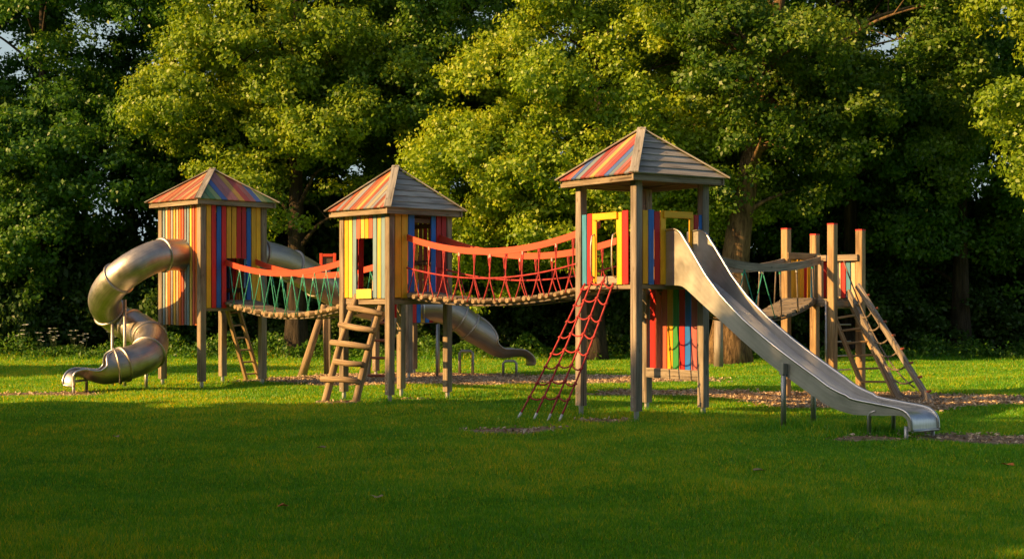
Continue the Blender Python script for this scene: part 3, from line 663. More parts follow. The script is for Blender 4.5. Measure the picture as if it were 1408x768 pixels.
tube_slide('tube_slide', 'distant steel tube slide coming down behind the middle hut onto bark chips', [q(575, 424, 32.2), q(604, 424, 32.3), q(630, 436, 32.45), q(645, 448, 32.55), q(652, 453, 32.6)], 0.32,
           (0.55, 0.8), [(q(601, 0, 32).x, 32.0, 1.2), (q(603, 0, 32.9).x, 32.9, 1.2)], 'dulltube',
           [q(662, 480, 32.65), q(674, 487, 32.7), q(690, 492, 32.75), q(708, 490.5, 32.8), q(718, 490.5, 32.85), q(723.5, 493, 32.87), q(725.5, 501, 32.88)])
tb = Thing('support_frame', 'pale steel hoop standing under the distant tube slide', 'steel frame', V(q(641, 0, 32.4).x, 32.4, 0))
a = q(632, 482, 32.5); b = q(650, 482, 32.5)
tb.part('hoop', MB().tube([V(a.x, a.y, -.1), a-V(0, 0, .05), a+V(.05, 0, 0), b-V(.05, 0, 0), b-V(0, 0, .05), V(b.x, b.y, -.1)], 0.035, 'galv', 10))
tb = Thing('support_frame', 'low pale steel hoop under the mouth of the distant tube slide', 'steel frame', V(q(701, 0, 32.4).x, 32.4, 0))
a = q(692, 496, 32.5); b = q(710, 496, 32.5)
tb.part('hoop', MB().tube([V(a.x, a.y, -.1), a-V(0, 0, .05), a+V(.05, 0, 0), b-V(.05, 0, 0), b-V(0, 0, .05), V(b.x, b.y, -.1)], 0.03, 'galv', 10))
# end hoop of the spiral slide
tb = Thing('support_frame', 'short steel hoop under the mouth of the spiral slide', 'steel frame', V(q(105, 0, 26.7).x, 26.7, 0))
a = q(101, 524, 26.45); b = q(119, 522, 26.8)
tb.part('hoop', MB().tube([V(a.x, a.y, -.1), a, b, V(b.x, b.y, -.1)], 0.03, 'galv', 10))

# trestle under the connecting tube, framed board behind
tt = Thing('log_trestle', 'leaning log strut under the dull tube behind the teal rope bridge', 'strut', V(q(430, 0, 33).x, 33, 0))
tt.part('log', MB().tube([q(414, 520, 32.4), q(446, 419, 32.4)], [0.10, 0.07], 'log', 12))
tt.part('log', MB().tube([q(449, 520, 32.6), q(447, 419, 32.55)], [0.06, 0.055], 'log', 12))
tf = Thing('framed_board', 'small orange framed board showing above the dull tube beside the middle hut', 'board', V(q(451, 0, 33.6).x, 33.6, 0))
c = q(451, 359, 33.6); hw_, hh_ = 0.16, 0.14
m = MB()
for (dx0, dz0, dx1, dz1) in ((-hw_, -hh_, -hw_, hh_+.05), (hw_, -hh_, hw_, hh_+.05), (-hw_+.04, hh_, hw_-.04, hh_), (-hw_+.04, -hh_, hw_-.04, -hh_)):
    m.prism(c+V(dx0, 0, dz0), c+V(dx1, 0, dz1), 0.07, 0.05, 'rail', V(0, 1, 0))
tf.part('frame', m); tf.part('panel', MB().prism(c+V(0, .02, -hh_), c+V(0, .02, hh_), 2*hw_-.06, 0.02, 'inside', V(0, 1, 0)))
tf.part('post', MB().prism(V(c.x, 33.68, -.1), V(c.x, 33.68, c.z+.1), 0.1, 0.1, 'wood'))

# ------------------------------------------------------------------ straight metal slide
ts = Thing('metal_slide', 'long straight stainless steel slide running down to the right from the open tower', 'slide', V(3.8, 19.2, 0))
s0 = V(2.43, 20.98, 0); su = V(0.605, -0.796, 0).normalized(); sw = V(0.796, 0.605, 0).normalized()
prof = [(-0.03, 2.04), (0.30, 2.04), (0.45, 2.00), (0.65, 1.88), (1.0, 1.655), (2.0, 1.02), (2.9, 0.45+0.10), (3.2, 0.43), (3.5, 0.375), (3.85, 0.355), (4.15, 0.345), (4.27, 0.315), (4.335, 0.25), (4.35, 0.12)]
wall = [(-0.03, .70), (0.22, .72), (0.33, .68), (0.45, .58), (0.65, .46), (0.9, .31), (1.2, .20), (1.6, .15), (2.9, .13), (3.3, .10), (3.8, .075), (4.15, .05), (4.35, .04)]
def interp(tab, s):
    for (a, x), (b, y) in zip(tab[:-1], tab[1:]):
        if s <= b: return x+(y-x)*max(0, (s-a))/(b-a)
    return tab[-1][1]
pc = spline([V(a, 0, b) for a, b in prof], 5)
HW = 0.262; bed = MB(); vs, gs, fs = [], [], []; k = len(pc); rim = {-1: [], 1: []}; wl = {-1: ([], []), 1: ([], [])}
for i, p in enumerate(pc):
    tg = (pc[min(i+1, k-1)]-pc[max(i-1, 0)]).normalized(); nr = V(-tg.z, 0, tg.x)
    bl = min(1, max(0, (p.x-0.3)/0.6)); nr = V(0, 0, 1).lerp(nr, bl).normalized()
    def w3(s, wv, z): return s0+su*s+sw*wv+V(0, 0, z)
    for j, wv in enumerate((-HW, -HW+.05, -HW+0.10, -.1, .1, HW-.10, HW-.05, HW)):
        lift = (0.035, 0.012, 0, 0, 0, 0, 0.012, 0.035)[j]
        qv = p+nr*lift; vs.append(w3(qv.x, wv, qv.z)); gs.append(V(wv, 0, i*0.1))
    hgt = interp(wall, p.x)
    for sd in (-1, 1):
        wn = V(0, 0, 1).lerp(nr, min(1, max(0, (p.x-3.4)/0.6))).normalized(); topp = p+wn*hgt*(1.0 if p.x > 3.4 else min(1.0+0.25*max(0, p.x-0.8), 1.25)); bt = p-nr*(0.10 if i < k-26 else max(0.02, 0.10-0.08*(i-k+26)/14))
        rim[sd].append(w3(topp.x, sd*HW, topp.z)); wl[sd][0].append(w3(topp.x, sd*HW, topp.z)); wl[sd][1].append(w3(bt.x, sd*HW, bt.z))
fs = [(i*8+j, i*8+j+1, i*8+9+j, i*8+8+j) for i in range(k-1) for j in range(7)]
bed.add(vs, gs, fs, 'sheet', True); ts.part('slide_bed', bed)
for sd in (-1, 1):
    m = MB(); A, B = wl[sd]; th = sw*(-sd)*0.006
    vv = A+B+[p+th for p in A]+[p+th for p in B]
    g4 = [V(0.1, 0, i*.1) for i in range(k)]+[V(0.0, 0, i*.1) for i in range(k)]
    ff = [(i, i+1, k+i+1, k+i) for i in range(k-1)]+[(2*k+i, 3*k+i, 3*k+i+1, 2*k+i+1) for i in range(k-1)]+[(k+i, k+i+1, 3*k+i+1, 3*k+i) for i in range(k-1)]
    m.add(vv, g4+g4, ff, 'sidesteel', False); ts.part('side_panel', m)
    start = B[0]
    ts.part('rolled_edge', MB().tube([start]+rim[sd], 0.019, 'rim', 10))
ts.part('lip_edge', MB().tube([rim[-1][-1], rim[1][-1]], 0.018, 'rim', 10))
for sd in (-1, 1):
    p = s0+su*2.35+sw*sd*(HW+0.035); z = interp(prof, 2.35)
    o = ts.part('leg', MB().tube([V(p.x, p.y, -.1), V(p.x, p.y, z+0.02)], 0.036, 'galv', 14))
    ts.part('leg_bracket', MB().prism(V(p.x, p.y, z-0.10), V(p.x, p.y, z+0.05), 0.09, 0.075, 'galv', su), o)
    for sx in (3.72, 4.30):
        p = s0+su*sx+sw*sd*(HW-0.02 if sx < 4 else HW+0.0); z = 0.34 if sx < 4 else 0.25
        pts = [V(p.x, p.y, -.1), V(p.x, p.y, z-.07)]
        if sx < 4: pts += [V(p.x, p.y, z-.03)+su*.03, V(p.x, p.y, z)+su*0.12]
        ts.part('leg', MB().tube(pts, 0.026, 'galv', 12))

# timber prop under the plank bridge
tp = Thing('timber_post', 'round grey timber post standing before the thick tree trunk', 'post', V(q(988, 0, 37).x, 37, 0))
tp.part('shaft', MB().tube([q(988, 512, 37), q(988, 440, 37)], [0.13, 0.11], 'greywood', 14))

# ------------------------------------------------------------------ ground
def structure(o): o['kind'] = 'structure'; return o
def axis(lo, hi, a, b, st, far):
    v = list(np.arange(a, b+1e-6, st)); e = st*1.6; x = a
    L_ = []
    while x > lo: x -= e; e *= 1.35; L_.append(max(x, lo))
    v = L_[::-1]+v; x = b; e = st*1.6
    while x < hi: x += e; e *= 1.35; v.append(min(x, hi))
    return np.array(v)
xs = axis(-400, 400, -20, 20, 0.4, 0); ys = axis(-100, 900, 5, 46, 0.4, 0)
X, Y = np.meshgrid(xs, ys); Z = gh(X, Y)*np.exp(-(np.maximum(0, np.abs(X)-25)/20)**2)*np.exp(-(np.maximum(0, Y-50)/20)**2)
vs = np.stack([X.ravel(), Y.ravel(), Z.ravel()], 1); nx = len(xs); ny = len(ys)
fs = [(j*nx+i, j*nx+i+1, (j+1)*nx+i+1, (j+1)*nx+i) for j in range(ny-1) for i in range(nx-1)]
me = bpy.data.meshes.new('ground'); me.from_pydata(vs.tolist(), [], fs); me.materials.append(M['ground'])
me.polygons.foreach_set('use_smooth', [True]*len(fs))
g_ = bpy.data.objects.new('ground', me); COL.objects.link(g_); structure(g_)

patches = []          # (cx, cy, rx, ry, wobble seed)
def inside(P, x, y, grow=0.0):
    cx, cy, rx, ry, sd = P; dx = (x-cx)/rx; dy = (y-cy)/ry; a = np.arctan2(dy, dx)
    rr = 1+0.13*np.sin(3*a+sd)+0.09*np.sin(5*a+2.1*sd)+0.06*np.sin(9*a+sd*3.3)+0.03*np.sin(17*a+sd)
    return np.sqrt(dx*dx+dy*dy)/rr-grow
def patch(name, P, mat, lift):
    patches.append(P); cx, cy, rx, ry, sd = P; n = 72; rings = 7
    vs = [(cx, cy, float(gh(cx, cy))+lift)]; fs = []
    for k in range(1, rings+1):
        for j in range(n):
            a = 2*math.pi*j/n; rr = 1+0.13*math.sin(3*a+sd)+0.09*math.sin(5*a+2.1*sd)+0.06*math.sin(9*a+sd*3.3)+0.03*math.sin(17*a+sd)
            f = k/rings; x = cx+rx*rr*f*math.cos(a); y = cy+ry*rr*f*math.sin(a)
            vs.append((x, y, float(gh(x, y))+(lift if k < rings else 0.003)))
    for j in range(n): fs.append((0, 1+j, 1+(j+1) % n))
    for k in range(rings-1):
        for j in range(n): fs.append((1+k*n+j, 1+k*n+n+j, 1+k*n+n+(j+1) % n, 1+k*n+(j+1) % n))
    me = bpy.data.meshes.new(name); me.from_pydata(vs, [], fs); me.materials.append(M[mat])
    o = bpy.data.objects.new(name, me); COL.objects.link(o); structure(o)
patch('bark_mulch_ground', (6.3, 24.5, 2.5, 1.95, 1.0), 'mulch', 0.012)
patch('bark_mulch_path', (-0.9, 31.2, 4.8, 2.1, 2.2), 'mulch', 0.012)
patch('bark_mulch_path', (3.3, 26.4, 1.7, 0.9, 4.0), 'mulch', 0.018)
for P in ((0.0, 19.0, 0.62, 0.40, 0.3), (6.05, 17.7, 1.15, 0.6, 1.7), (4.35, 17.45, 0.42, 0.2, 2.9), (-8.5, 26.2, 1.0, 0.6, 3.7), (-2.95, 24.2, 0.4, 0.25, 5.1), (1.35, 20.6, 0.45, 0.22, 0.9), (-1.75, 24.9, 0.3, 0.2, 2)):
    patch('bare_earth_ground', P, 'dirt', 0.010)

# ------------------------------------------------------------------ leaf machinery
MULCH = patches
def leaf_mesh(name, C, D, Nn, size, tint, mats, width=0.55, fold=0.15):
    """diamond leaves: C centres, D direction, Nn normals"""
    n = len(C); D = D/np.linalg.norm(D, axis=1, keepdims=True); S = np.cross(D, Nn); S /= np.linalg.norm(S, axis=1, keepdims=True)+1e-9
    U = np.cross(S, D); sz = size[:, None]
    v = np.empty((n, 4, 3), np.float32)
    v[:, 0] = C-D*sz*0.5; v[:, 1] = C+S*sz*width*0.5+U*sz*fold-D*sz*0.06; v[:, 2] = C+D*sz*0.5; v[:, 3] = C-S*sz*width*0.5+U*sz*fold-D*sz*0.06
    me = bpy.data.meshes.new(name); me.vertices.add(n*4); me.loops.add(n*4); me.polygons.add(n)
    me.vertices.foreach_set('co', v.ravel()); me.loops.foreach_set('vertex_index', np.arange(n*4, dtype=np.int32))
    me.polygons.foreach_set('loop_start', np.arange(0, n*4, 4, dtype=np.int32))
    for m in mats: me.materials.append(M[m])
    at = me.attributes.new('tint', 'FLOAT', 'POINT'); at.data.foreach_set('value', np.repeat(tint.astype(np.float32), 4))
    me.update(calc_edges=True); return me
def unit(rng, n):
    v = rng.normal(size=(n, 3)); return v/np.linalg.norm(v, axis=1, keepdims=True)
def crown(name, lobes, nb, total, size, mat, seed, br=(0.9, 1.5), cr=(0.28, 0.52), shell=0.55, ncl=15):
    """lobes > boughs > clumps > leaves; leaves sit on the outside of each clump and face outwards"""
    rng = np.random.default_rng(seed); w = np.array([l[6] for l in lobes], float); w /= w.sum()
    idx = rng.choice(len(lobes), nb, p=w); lb = np.array([l[:6] for l in lobes], float)[idx]
    u = unit(rng, nb); u[:, 2] = u[:, 2]*0.9+0.12
    bc = lb[:, :3]+u*(shell+(1-shell)*rng.random(nb)**0.6)[:, None]*lb[:, 3:6]
    b_r = rng.uniform(*br, nb); bt = rng.random(nb)
    kb = np.repeat(np.arange(nb), ncl); n1 = len(kb)
    v = unit(rng, n1)+np.array([0, 0, 0.25])+u[kb]*0.55; v /= np.linalg.norm(v, axis=1, keepdims=True)
    cc = bc[kb]+v*b_r[kb][:, None]*np.array([1, 1, 0.8])*rng.uniform(0.45, 1.0, n1)[:, None]
    c_r = rng.uniform(*cr, n1); ct = bt[kb]*0.5+rng.random(n1)*0.5
    wt = c_r**2; cnt = np.maximum(4, (total*wt/wt.sum()*rng.uniform(0.55, 1.45, n1)).astype(int))
    k = np.repeat(np.arange(n1), cnt); n = len(k)
    du = unit(rng, n); du[:, 2] = du[:, 2]*0.85+0.15; rr = 0.35+0.65*rng.random(n)**0.5
    off = du*rr[:, None]*c_r[k][:, None]*(1+0.25*rng.normal(size=n))[:, None]; off[:, 2] *= 0.75
    C = cc[k]+off
    Nn = du*0.9+v[k]*0.5+np.array([0, 0, 0.35])+rng.normal(size=(n, 3))*0.42
    D = rng.normal(size=(n, 3))+du*0.3+np.array([0, 0, -0.4])
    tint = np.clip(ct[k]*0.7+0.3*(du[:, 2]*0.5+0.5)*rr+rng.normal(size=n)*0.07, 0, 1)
    return leaf_mesh(name, C, D, Nn, size*rng.uniform(0.6, 1.35, n), tint, [mat], 0.68, 0.1), bc
def trunk_mesh(mb, pts, r0, r1, mat, n=14, flare=0.0):
    P = spline(pts, 6); k = len(P)
    mb.tube(P, [r0+(r1-r0)*(i/(k-1))+flare*max(0, 1-i/4)**2 for i in range(k)], mat, n)
def make_tree(name, label, group, base, H, lobes, nclump, per, size, leafmat, seed, r0=0.3, barkmat='bark', nlimb=26, lean=(0, 0), flare=0.12, br=(0.9, 1.5), cr=(0.28, 0.52), shell=0.55):
    rng = random.Random(seed)
    root = bpy.data.objects.new(name, None); COL.objects.link(root); root.location = base; root['label'] = label; root['category'] = 'tree'
    if group: root['group'] = group
    me, cc = crown('crown', lobes, nclump, per, size, leafmat, seed, br, cr, shell)
    o = bpy.data.objects.new('crown', me); COL.objects.link(o); o.parent = root
    T = [V(0, 0, -0.2), V(lean[0]*0.15, lean[1]*0.15, H*0.25), V(lean[0]*0.5+rng.uniform(-.2, .2), lean[1]*0.5, H*0.55), V(lean[0], lean[1], H*0.9)]
    m = MB(); trunk_mesh(m, T, r0, r0*0.15, barkmat, 18, flare)
    TP = spline(T, 10)
    pick = rng.sample(range(len(cc)), min(nlimb, len(cc)))
    for i in pick:
        e = Vector(cc[i])
        if e.z < H*0.56 and math.hypot(e.x, e.y) > 3.0: continue
        cand = [p for p in TP if p.z < e.z-0.3 and p.z > H*0.14] or [TP[len(TP)//3]]
        dh = (Vector((e.x, e.y, 0))-Vector((cand[-1].x, cand[-1].y, 0))).length
        s_ = min(cand, key=lambda p: abs((e.z-p.z)-dh*0.55))
        mid = s_.lerp(e, 0.5)+V(rng.uniform(-.3, .3), rng.uniform(-.3, .3), dh*0.08+rng.uniform(-.1, .3))
        rr = r0*(0.21*max(0.25, 1-s_.z/H))+0.02
        P = spline([s_, mid, e], 6); k = len(P); m.tube(P, [rr*(1-j/(k-1))+0.012 for j in range(k)], barkmat, 7, False)
        for _ in range(2):
            a = P[rng.randrange(k//2, k-1)]; b = a+V(rng.uniform(-1, 1), rng.uniform(-1, 1), rng.uniform(-.2, .8))*0.9
            m.tube([a, a.lerp(b, .5)+V(0, 0, .08), b], [0.022, 0.016, 0.006], barkmat, 5, False)
    m.build('trunk', root)
    return root
def dup(root, loc, rz=0.0, sc=1.0, label=None, group=None, mat=None):
    r = root.copy(); COL.objects.link(r); r.location = loc; r.rotation_euler = (0, 0, rz); r.scale = (sc, sc, sc) if not isinstance(sc, tuple) else sc
    if label: r['label'] = label
    if group: r['group'] = group
    elif 'group' in r: del r['group']
    for c in root.children:
        d = c.copy(); COL.objects.link(d); d.parent = r
        for g in c.children:
            e = g.copy(); COL.objects.link(e); e.parent = d
        if mat and d.name.startswith('crown'):
            d.material_slots[0].link = 'OBJECT'; d.material_slots[0].material = M[mat]
    return r

GB = 'broadleaf trees along the edge of the wood'
# bright left-centre tree: tall, two-tiered
treeA = make_tree('broadleaf_tree', 'tall bright yellow-green tree between the far left and middle huts', GB, (-6.6, 43.5, 0), 14.5,
    [(0, 0, 10.5, 3.9, 3.6, 3.6, 5), (-1.8, -1.2, 7.6, 2.6, 2.4, 1.9, 2.2), (1.9, -1.0, 7.0, 2.4, 2.2, 2.0, 2), (0.2, 0.2, 13.2, 2.6, 2.6, 2.0, 1.6), (0, -1.2, 4.6, 2.6, 2.0, 1.3, 1.2)], 95, 170000, 0.125, 'leaf_sun', 11, 0.34, nlimb=30)
# wide drooping bright tree in the centre
treeB = make_tree('broadleaf_tree', 'broad bright drooping tree behind the open tower and the red rope bridge', GB, (2.4, 41.5, 0), 11.0,
    [(0, 0, 7.2, 4.3, 3.6, 3.0, 5), (-2.6, -0.8, 4.6, 2.4, 2.2, 2.0, 3), (2.6, -0.5, 5.2, 2.3, 2.2, 2.2, 2.4), (-0.2, -1.6, 4.2, 2.4, 1.8, 1.8, 2.2), (0.6, 0.2, 9.6, 2.8, 2.6, 1.8, 1.8), (-3.3, -0.6, 2.9, 1.3, 1.3, 1.1, 1.0)], 125, 210000, 0.118, 'leaf_bright', 23, 0.36, nlimb=30)
# big trunk tree, right of centre
treeC = make_tree('oak_tree', 'old tree with thick sunlit-gold ridged trunk and spreading brown limbs right of the open tower', GB, (5.95, 39.2, 0), 14.5,
    [(2.6, 1.5, 9.8, 5.0, 4.2, 3.4, 5), (-0.6, 1.0, 9.5, 2.6, 2.6, 2.6, 1.6), (4.6, 0.4, 6.4, 3.0, 2.6, 1.8, 2.6), (1.2, 0.4, 5.4, 2.2, 1.8, 1.2, 1.1), (2.4, 1.6, 13.0, 3.6, 3.4, 1.8, 1.4), (0.8, -0.8, 8.0, 2.4, 1.4, 2.6, 2.0)], 95, 170000, 0.125, 'leaf_mid_shaded', 37, 0.50, 'sunlitbark', nlimb=40, lean=(2.2, 1.4), flare=0.25)
# overhanging tree on the right
treeD = make_tree('broadleaf_tree', 'nearer tree whose lit leafy boughs hang in at the right edge', GB, (16.2, 35.0, 0), 12.5,
    [(0, 0, 8.6, 3.4, 3.2, 3.4, 5), (-2.4, -0.4, 6.0, 1.9, 1.6, 1.8, 2.0), (-2.6, 0.2, 9.6, 1.6, 1.6, 1.6, 1.2)], 40, 80000, 0.12, 'leaf_sun', 41, 0.3, nlimb=22)
# generic darker tree
treeE = make_tree('broadleaf_tree', 'dark tree standing at the far left edge of the picture', GB, (-15.4, 46.5, 0), 15.0,
    [(0, 0, 9.5, 3.7, 3.6, 4.2, 5), (-1.4, -1.4, 5.6, 2.7, 2.2, 2.2, 2.4), (1.8, -0.8, 6.0, 2.5, 2.3, 2.3, 2.4), (0, 0, 13.2, 2.4, 2.4, 2.0, 1.4), (0.3, -1.5, 3.4, 2.3, 1.8, 1.4, 1.5)], 90, 130000, 0.14, 'leaf_dark', 53, 0.3, nlimb=30)
E = lambda x, y, rz, s, label, mat=None, src=None: dup(src or treeE, (x, y, 0), rz, s, label, GB, mat)
E(-11.2, 47.0, 1.9, 0.98, 'dark tree just behind the spiral tube slide')
E(-19.0, 50.0, 2.6, 1.1, 'dark tree half cut off by the left edge, behind the first')
E(-2.6, 45.6, 0.9, 0.98, 'green tree right behind the middle hut roof', 'leaf_mid', treeA)
E(-8.6, 51.0, 5.2, 1.1, 'shaded tree behind the bright tree left of centre')
E(7.6, 48.5, 0.5, 1.1, 'shaded tree behind the thick sunlit-gold trunk')
E(10.6, 44.5, 2.2, 1.0, 'dark green tree behind the small roofless platform')
E(14.2, 45.0, 3.9, 1.02, 'dark green tree right of the small roofless platform')
E(18.4, 46.5, 5.1, 1.1, 'dark tree near the right edge behind the overhanging boughs')
E(3.6, 53.5, 1.2, 1.2, 'far shaded tree showing above the open tower roof')
E(-4.6, 57.0, 2.9, 1.25, 'far shaded tree showing between the two hut roofs')
# trees west of the lawn, outside the picture, that shade the foreground
shade = make_tree('broadleaf_tree', 'leafy tree west of the lawn beyond the left of the view', 'trees west of the lawn', (-16, 15.6, 0), 6.6,
    [(0, 0, 4.6, 2.4, 2.4, 1.9, 5), (0, 0, 2.2, 2.4, 2.4, 1.6, 3)], 44, 52000, 0.26, 'leaf_mid', 67, 0.22, nlimb=16)
SG = 'trees west of the lawn'
for x, y, rz, s in ((-16, 10.6, 1.0, (1.0, 1.0, 1.62)), (-16, 6.2, 2.0, (1.05, 1.05, 1.75)), (-16, 1.8, 3.1, (1.1, 1.1, 1.75)), (-17, -2.6, 4.0, (1.1, 1.1, 1.5)), (-15.5, 19.2, 1.6, (0.62, 0.62, 0.66)), (-20, -7, 0.3, (1.2, 1.2, 1.6)), (-22, 5, 2.4, (1.15, 1.15, 1.6)), (-26, 29.6, 2, (0.9, 0.55, 1.35))):
    dup(shade, (x, y, 0), rz, s, None, SG)
shade.scale = (1, 1, 1.22)
for x, y, rz, s in ((-9, -9, 1.0, 1.7), (-2, -11, 2.1, 1.8), (5, -10, 3.4, 1.7), (12, -9, 4.4, 1.8), (19, -3, 5.2, 1.6)):  # unseen trees added behind the camera to keep sky light off the near grass
    dup(shade, (x, y, 0), rz, s, 'unseen leafy tree added behind the viewer to darken the near lawn', 'unseen trees added behind the viewer')
for x, y, rz, s in ((-23.5, 46.0, 1.0, 1.0), (-25, 51, 2.2, 1.1)): dup(treeE, (x, y, 0), rz, s, 'tall dark tree beyond the left of the view', 'tall trees beyond the left of the view')

# bushes of the understorey
def make_bush(label, base, lobes, nclump, per, size, mat, seed, name='bush'):
    root = bpy.data.objects.new(name, None); COL.objects.link(root); root.location = base; root['label'] = label; root['category'] = 'bush'
    me, cc = crown('foliage', lobes, nclump, per, size, mat, seed, (0.4, 0.7), (0.18, 0.34), 0.5, 10)
    o = bpy.data.objects.new('foliage', me); COL.objects.link(o); o.parent = root
    m = MB()
    for i in range(10):
        e = Vector(cc[i*3+1]); m.tube([V(0, 0, -.1), V(e.x*.3, e.y*.3, e.z*.5), e], [0.035, 0.025, 0.008], 'bark', 6, False)
    m.build('stems', root); return root
GU = 'dark bushes under the trees'
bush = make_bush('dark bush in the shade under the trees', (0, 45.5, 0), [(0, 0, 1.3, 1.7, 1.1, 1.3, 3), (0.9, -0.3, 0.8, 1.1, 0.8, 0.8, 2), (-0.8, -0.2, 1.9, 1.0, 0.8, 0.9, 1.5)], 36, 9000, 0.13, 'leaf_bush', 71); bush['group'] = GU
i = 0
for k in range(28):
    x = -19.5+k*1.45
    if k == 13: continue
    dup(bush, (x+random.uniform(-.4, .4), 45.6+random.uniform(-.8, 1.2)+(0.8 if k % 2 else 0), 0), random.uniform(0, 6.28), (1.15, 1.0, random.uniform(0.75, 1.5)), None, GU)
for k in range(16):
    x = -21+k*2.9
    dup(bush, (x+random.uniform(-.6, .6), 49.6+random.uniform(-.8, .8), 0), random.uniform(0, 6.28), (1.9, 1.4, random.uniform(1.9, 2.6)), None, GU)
# far-off wood behind everything
rng = np.random.default_rng(5); n = 90000
C = np.stack([rng.uniform(-34, 34, n), rng.uniform(60, 66, n), 6.5*rng.random(n)**1.15], 1); C[:, 2] *= 0.8+0.25*np.sin(C[:, 0]*0.5)+0.1*np.sin(C[:, 0]*1.7)
me = leaf_mesh('far_wood', C, rng.normal(size=(n, 3)), rng.normal(size=(n, 3))*0.5+np.array([0, -0.5, 0.7]), rng.uniform(0.35, 0.75, n), rng.random(n), ['leaf_bush'], 0.7)
o = bpy.data.objects.new('far_wood', me); COL.objects.link(o); o['kind'] = 'stuff'; o['label'] = 'dense dark wood far behind the tree line'; o['category'] = 'wood'

# loose bark chips
cs_ = []
for P in MULCH:
    n = int((5200 if P in patches[:3] else 1100)*P[2]*P[3]); x = P[0]+(rng.random(n)*2-1)*P[2]*1.3; y = P[1]+(rng.random(n)*2-1)*P[3]*1.3
    k = inside(P, x, y) < 1.0+rng.normal(size=n)*(0.07 if P in patches[:3] else 0.2); x, y = x[k], y[k]
    cs_.append(np.stack([x, y, gh(x, y)+rng.uniform(0.012, 0.04, len(x))], 1))
C = np.concatenate(cs_); n = len(C)
me = leaf_mesh('bark_chips', C, rng.normal(size=(n, 3))*np.array([1, 1, .45]), rng.normal(size=(n, 3))*0.75+np.array([0, 0, .8]), rng.uniform(0.03, 0.085, n), rng.random(n), ['chip'], 0.45, 0.02)
o = bpy.data.objects.new('bark_chips', me); COL.objects.link(o); o['kind'] = 'stuff'; o['label'] = 'loose reddish bark chips spread under the play equipment'; o['category'] = 'bark chips'

# nettles and tall herbs at the wood's edge
n = 26000; C = np.stack([rng.uniform(-19, 19, n), 43.3+rng.normal(size=n)*0.9, np.zeros(n)], 1)
hh = (0.35+0.45*(0.5+0.5*np.sin(C[:, 0]*1.3+np.sin(C[:, 0]*0.37)*3)))*(0.7+0.3*np.sin(C[:, 0]*4.1))
C[:, 2] = hh*rng.random(n)**0.8+0.02
me = leaf_mesh('undergrowth', C, rng.normal(size=(n, 3))+np.array([0, 0, .4]), rng.normal(size=(n, 3))*0.5+np.array([0, -.3, .9]), rng.uniform(0.07, 0.16, n), rng.random(n), ['leaf_dark'], 0.5)
o = bpy.data.objects.new('undergrowth', me); COL.objects.link(o); o['kind'] = 'stuff'; o['label'] = 'low dark nettles and herbs along the foot of the wood'; o['category'] = 'undergrowth'

# cow parsley, far left
tw = Thing('cow_parsley', 'white-flowered cow parsley at the foot of the wood on the left', 'wildflower', V(-13.6, 42.3, 0), 'cow parsley plants at the foot of the wood')
for k in range(5):
    bx, by = random.uniform(-.22, .22), random.uniform(-.15, .15); hz = random.uniform(.55, .95); p0 = tw.base+V(bx*.3, by*.3, 0); p1 = tw.base+V(bx, by, hz)
    o = tw.part('stem', MB().tube([p0, p0.lerp(p1, .5)+V(.02, 0, 0), p1], [.007, .005, .003], 'leaf_bush', 5))
    m = MB(); n_ = 16; rr = random.uniform(.05, .085); vv = [p1-V(0, 0, .02), p1+V(0, 0, .015)]; ff = []
    for j in range(n_):
        a = 2*math.pi*j/n_; q_ = rr*(1.0 if j % 2 else 0.55)*random.uniform(.85, 1.15); vv.append(p1+V(math.cos(a)*q_, math.sin(a)*q_, random.uniform(-.01, .012)))
    for j in range(n_): ff += [(0, 2+(j+1) % n_, 2+j), (1, 2+j, 2+(j+1) % n_)]
    m.add(vv, vv, ff, 'white'); tw.part('flower_head', m, o)
for k in range(7):
    r = dup(tw.o, (random.uniform(-15.2, -11.6), random.uniform(41.8, 43.0), 0), random.uniform(0, 6), random.uniform(.75, 1.2), None, 'cow parsley plants at the foot of the wood')

# a few fallen leaves on the lawn
FL = [(-1.9, 11.8, 'fallen orange leaf on the near lawn, lower centre left'), (-1.15, 12.1, 'fallen brown leaf just right of the orange one'), (2.5, 14.4, 'dry curled leaf on the near right lawn'), (-4.9, 17.6, 'dry brown leaf on the shaded lawn at left'), (-2.2, 16.4, 'small dry leaf in the middle of the shaded lawn'), (5.2, 14.9, 'yellowed leaf on the lawn at right')]
for k, (x, y, lab) in enumerate(FL):
    z = float(gh(x, y))+0.035; m = MB(); r = 0.045+0.01*(k % 3); a0 = random.uniform(0, 6); vv = []; n_ = 10
    for j in range(n_):
        a = 2*math.pi*j/n_; q_ = r*(1.25 if j % 2 == 0 else 0.75); vv.append(V(x+math.cos(a+a0)*q_, y+math.sin(a+a0)*q_*0.8, z+0.012*math.cos(2*a)))
    vv.append(V(x, y, z-0.006))
    m.add(vv, vv, [(j, (j+1) % n_, n_) for j in range(n_)], 'orange' if k in (0, 5) else 'tan')
    o = m.build('fallen_leaf', None, V(x, y, z)); o['label'] = lab; o['category'] = 'leaf'; o['group'] = 'fallen leaves on the lawn'

# ------------------------------------------------------------------ grass
rng = np.random.default_rng(99); n = 1150000
d = 8.6*np.exp(rng.random(n)*math.log(45.5/8.6)); x = (rng.random(n)*2-1)*(0.44*d+0.8)
keep = np.ones(n, bool)
for P in patches: keep &= inside(P, x, d) > 0.84+rng.normal(size=n)*0.24
x = x[keep]; d = d[keep]; n = len(x)
pat = 0.5+0.25*np.sin(x*0.8+np.sin(d*0.5)*1.7)+0.25*np.sin(d*0.9+x*0.33+1)
pat2 = 0.5+0.5*np.sin(x*2.7+np.sin(d*1.9)*1.4)*np.sin(d*2.3+np.sin(x*1.7)*1.2)
h = (0.020+0.014*pat2+0.008*pat)*rng.uniform(0.5, 1.5, n)*(0.85+0.012*d)
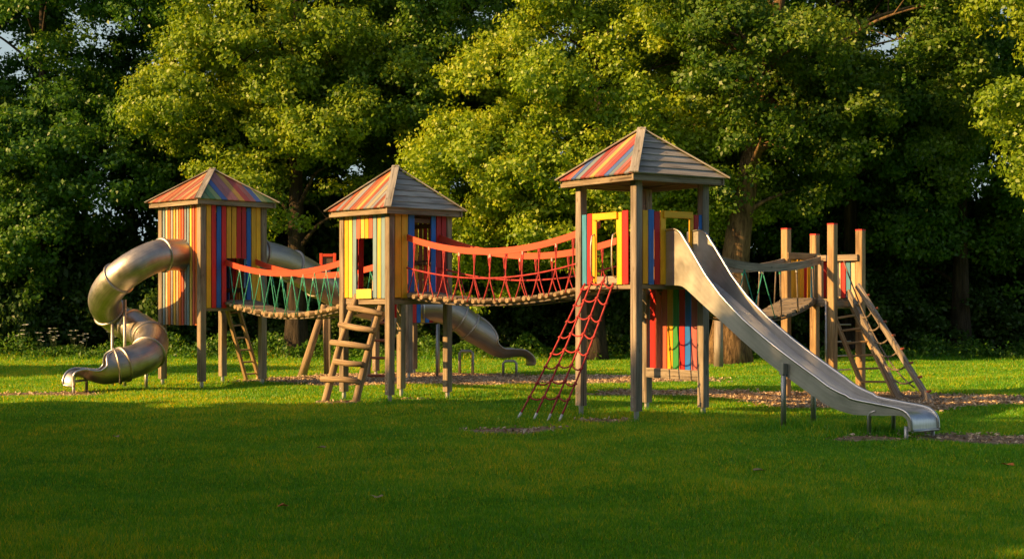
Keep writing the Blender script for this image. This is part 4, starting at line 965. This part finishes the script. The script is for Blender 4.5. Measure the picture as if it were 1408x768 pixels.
# longer tufts: below the metal slide, round posts, and at the wood's edge
def near(cx, cy, r): return np.exp(-(((x-cx)**2+(d-cy)**2)/(r*r)))
tuft = np.zeros(n)
for (cx, cy, r, a) in [(4.1, 18.8, 0.6, 1.6), (3.6, 18.9, 0.4, 1.2), (4.7, 18.2, 0.45, 1.8), (5.1, 17.75, 0.3, 1.4)]: tuft += a*near(cx, cy, r)
for T in (T1, T2, T3, T4):
    for p in (T.front, T.right, T.left, T.back): tuft += 1.2*near(p.x, p.y, 0.16)
tuft += np.clip((d-41.0)/2.0, 0, 1)*2.4*(0.4+pat2)
for P in patches: h *= np.clip(0.25+0.75*(inside(P, x, d-0.10)-0.9)/0.35, 0.25, 1)
h *= 1+tuft
wv = (0.0034*(d/10.0)**0.85)*rng.uniform(0.7, 1.4, n)*(1+0.25*np.clip(tuft, 0, 1))
ang = rng.random(n)*math.pi*2; lean = rng.uniform(0.1, 0.9, n)*h; la = rng.random(n)*math.pi*2
z0 = gh(x, d)
v = np.empty((n, 3, 3), np.float32)
v[:, 0, 0] = x-np.cos(ang)*wv; v[:, 0, 1] = d-np.sin(ang)*wv; v[:, 0, 2] = z0-0.004
v[:, 1, 0] = x+np.cos(ang)*wv; v[:, 1, 1] = d+np.sin(ang)*wv; v[:, 1, 2] = z0-0.004
v[:, 2, 0] = x+np.cos(la)*lean; v[:, 2, 1] = d+np.sin(la)*lean; v[:, 2, 2] = z0+h
me = bpy.data.meshes.new('grass'); me.vertices.add(n*3); me.loops.add(n*3); me.polygons.add(n)
me.vertices.foreach_set('co', v.ravel()); me.loops.foreach_set('vertex_index', np.arange(n*3, dtype=np.int32)); me.polygons.foreach_set('loop_start', np.arange(0, n*3, 3, dtype=np.int32))
at_ = me.attributes.new('tint', 'FLOAT', 'POINT'); fine = np.sin(x*9+2*np.sin(d*5))*np.sin(d*7+2*np.sin(x*6)); tn_ = np.clip(0.18+0.22*pat+0.22*pat2+0.13*fine+rng.normal(size=n)*0.21-0.12*np.clip(tuft, 0, 1), 0, 1)
at_.data.foreach_set('value', np.repeat(tn_.astype(np.float32), 3)); me.materials.append(M['grass']); me.update(calc_edges=True)
o = bpy.data.objects.new('grass', me); COL.objects.link(o); o['kind'] = 'stuff'; o['label'] = 'short mown green grass of the lawn'; o['category'] = 'grass'
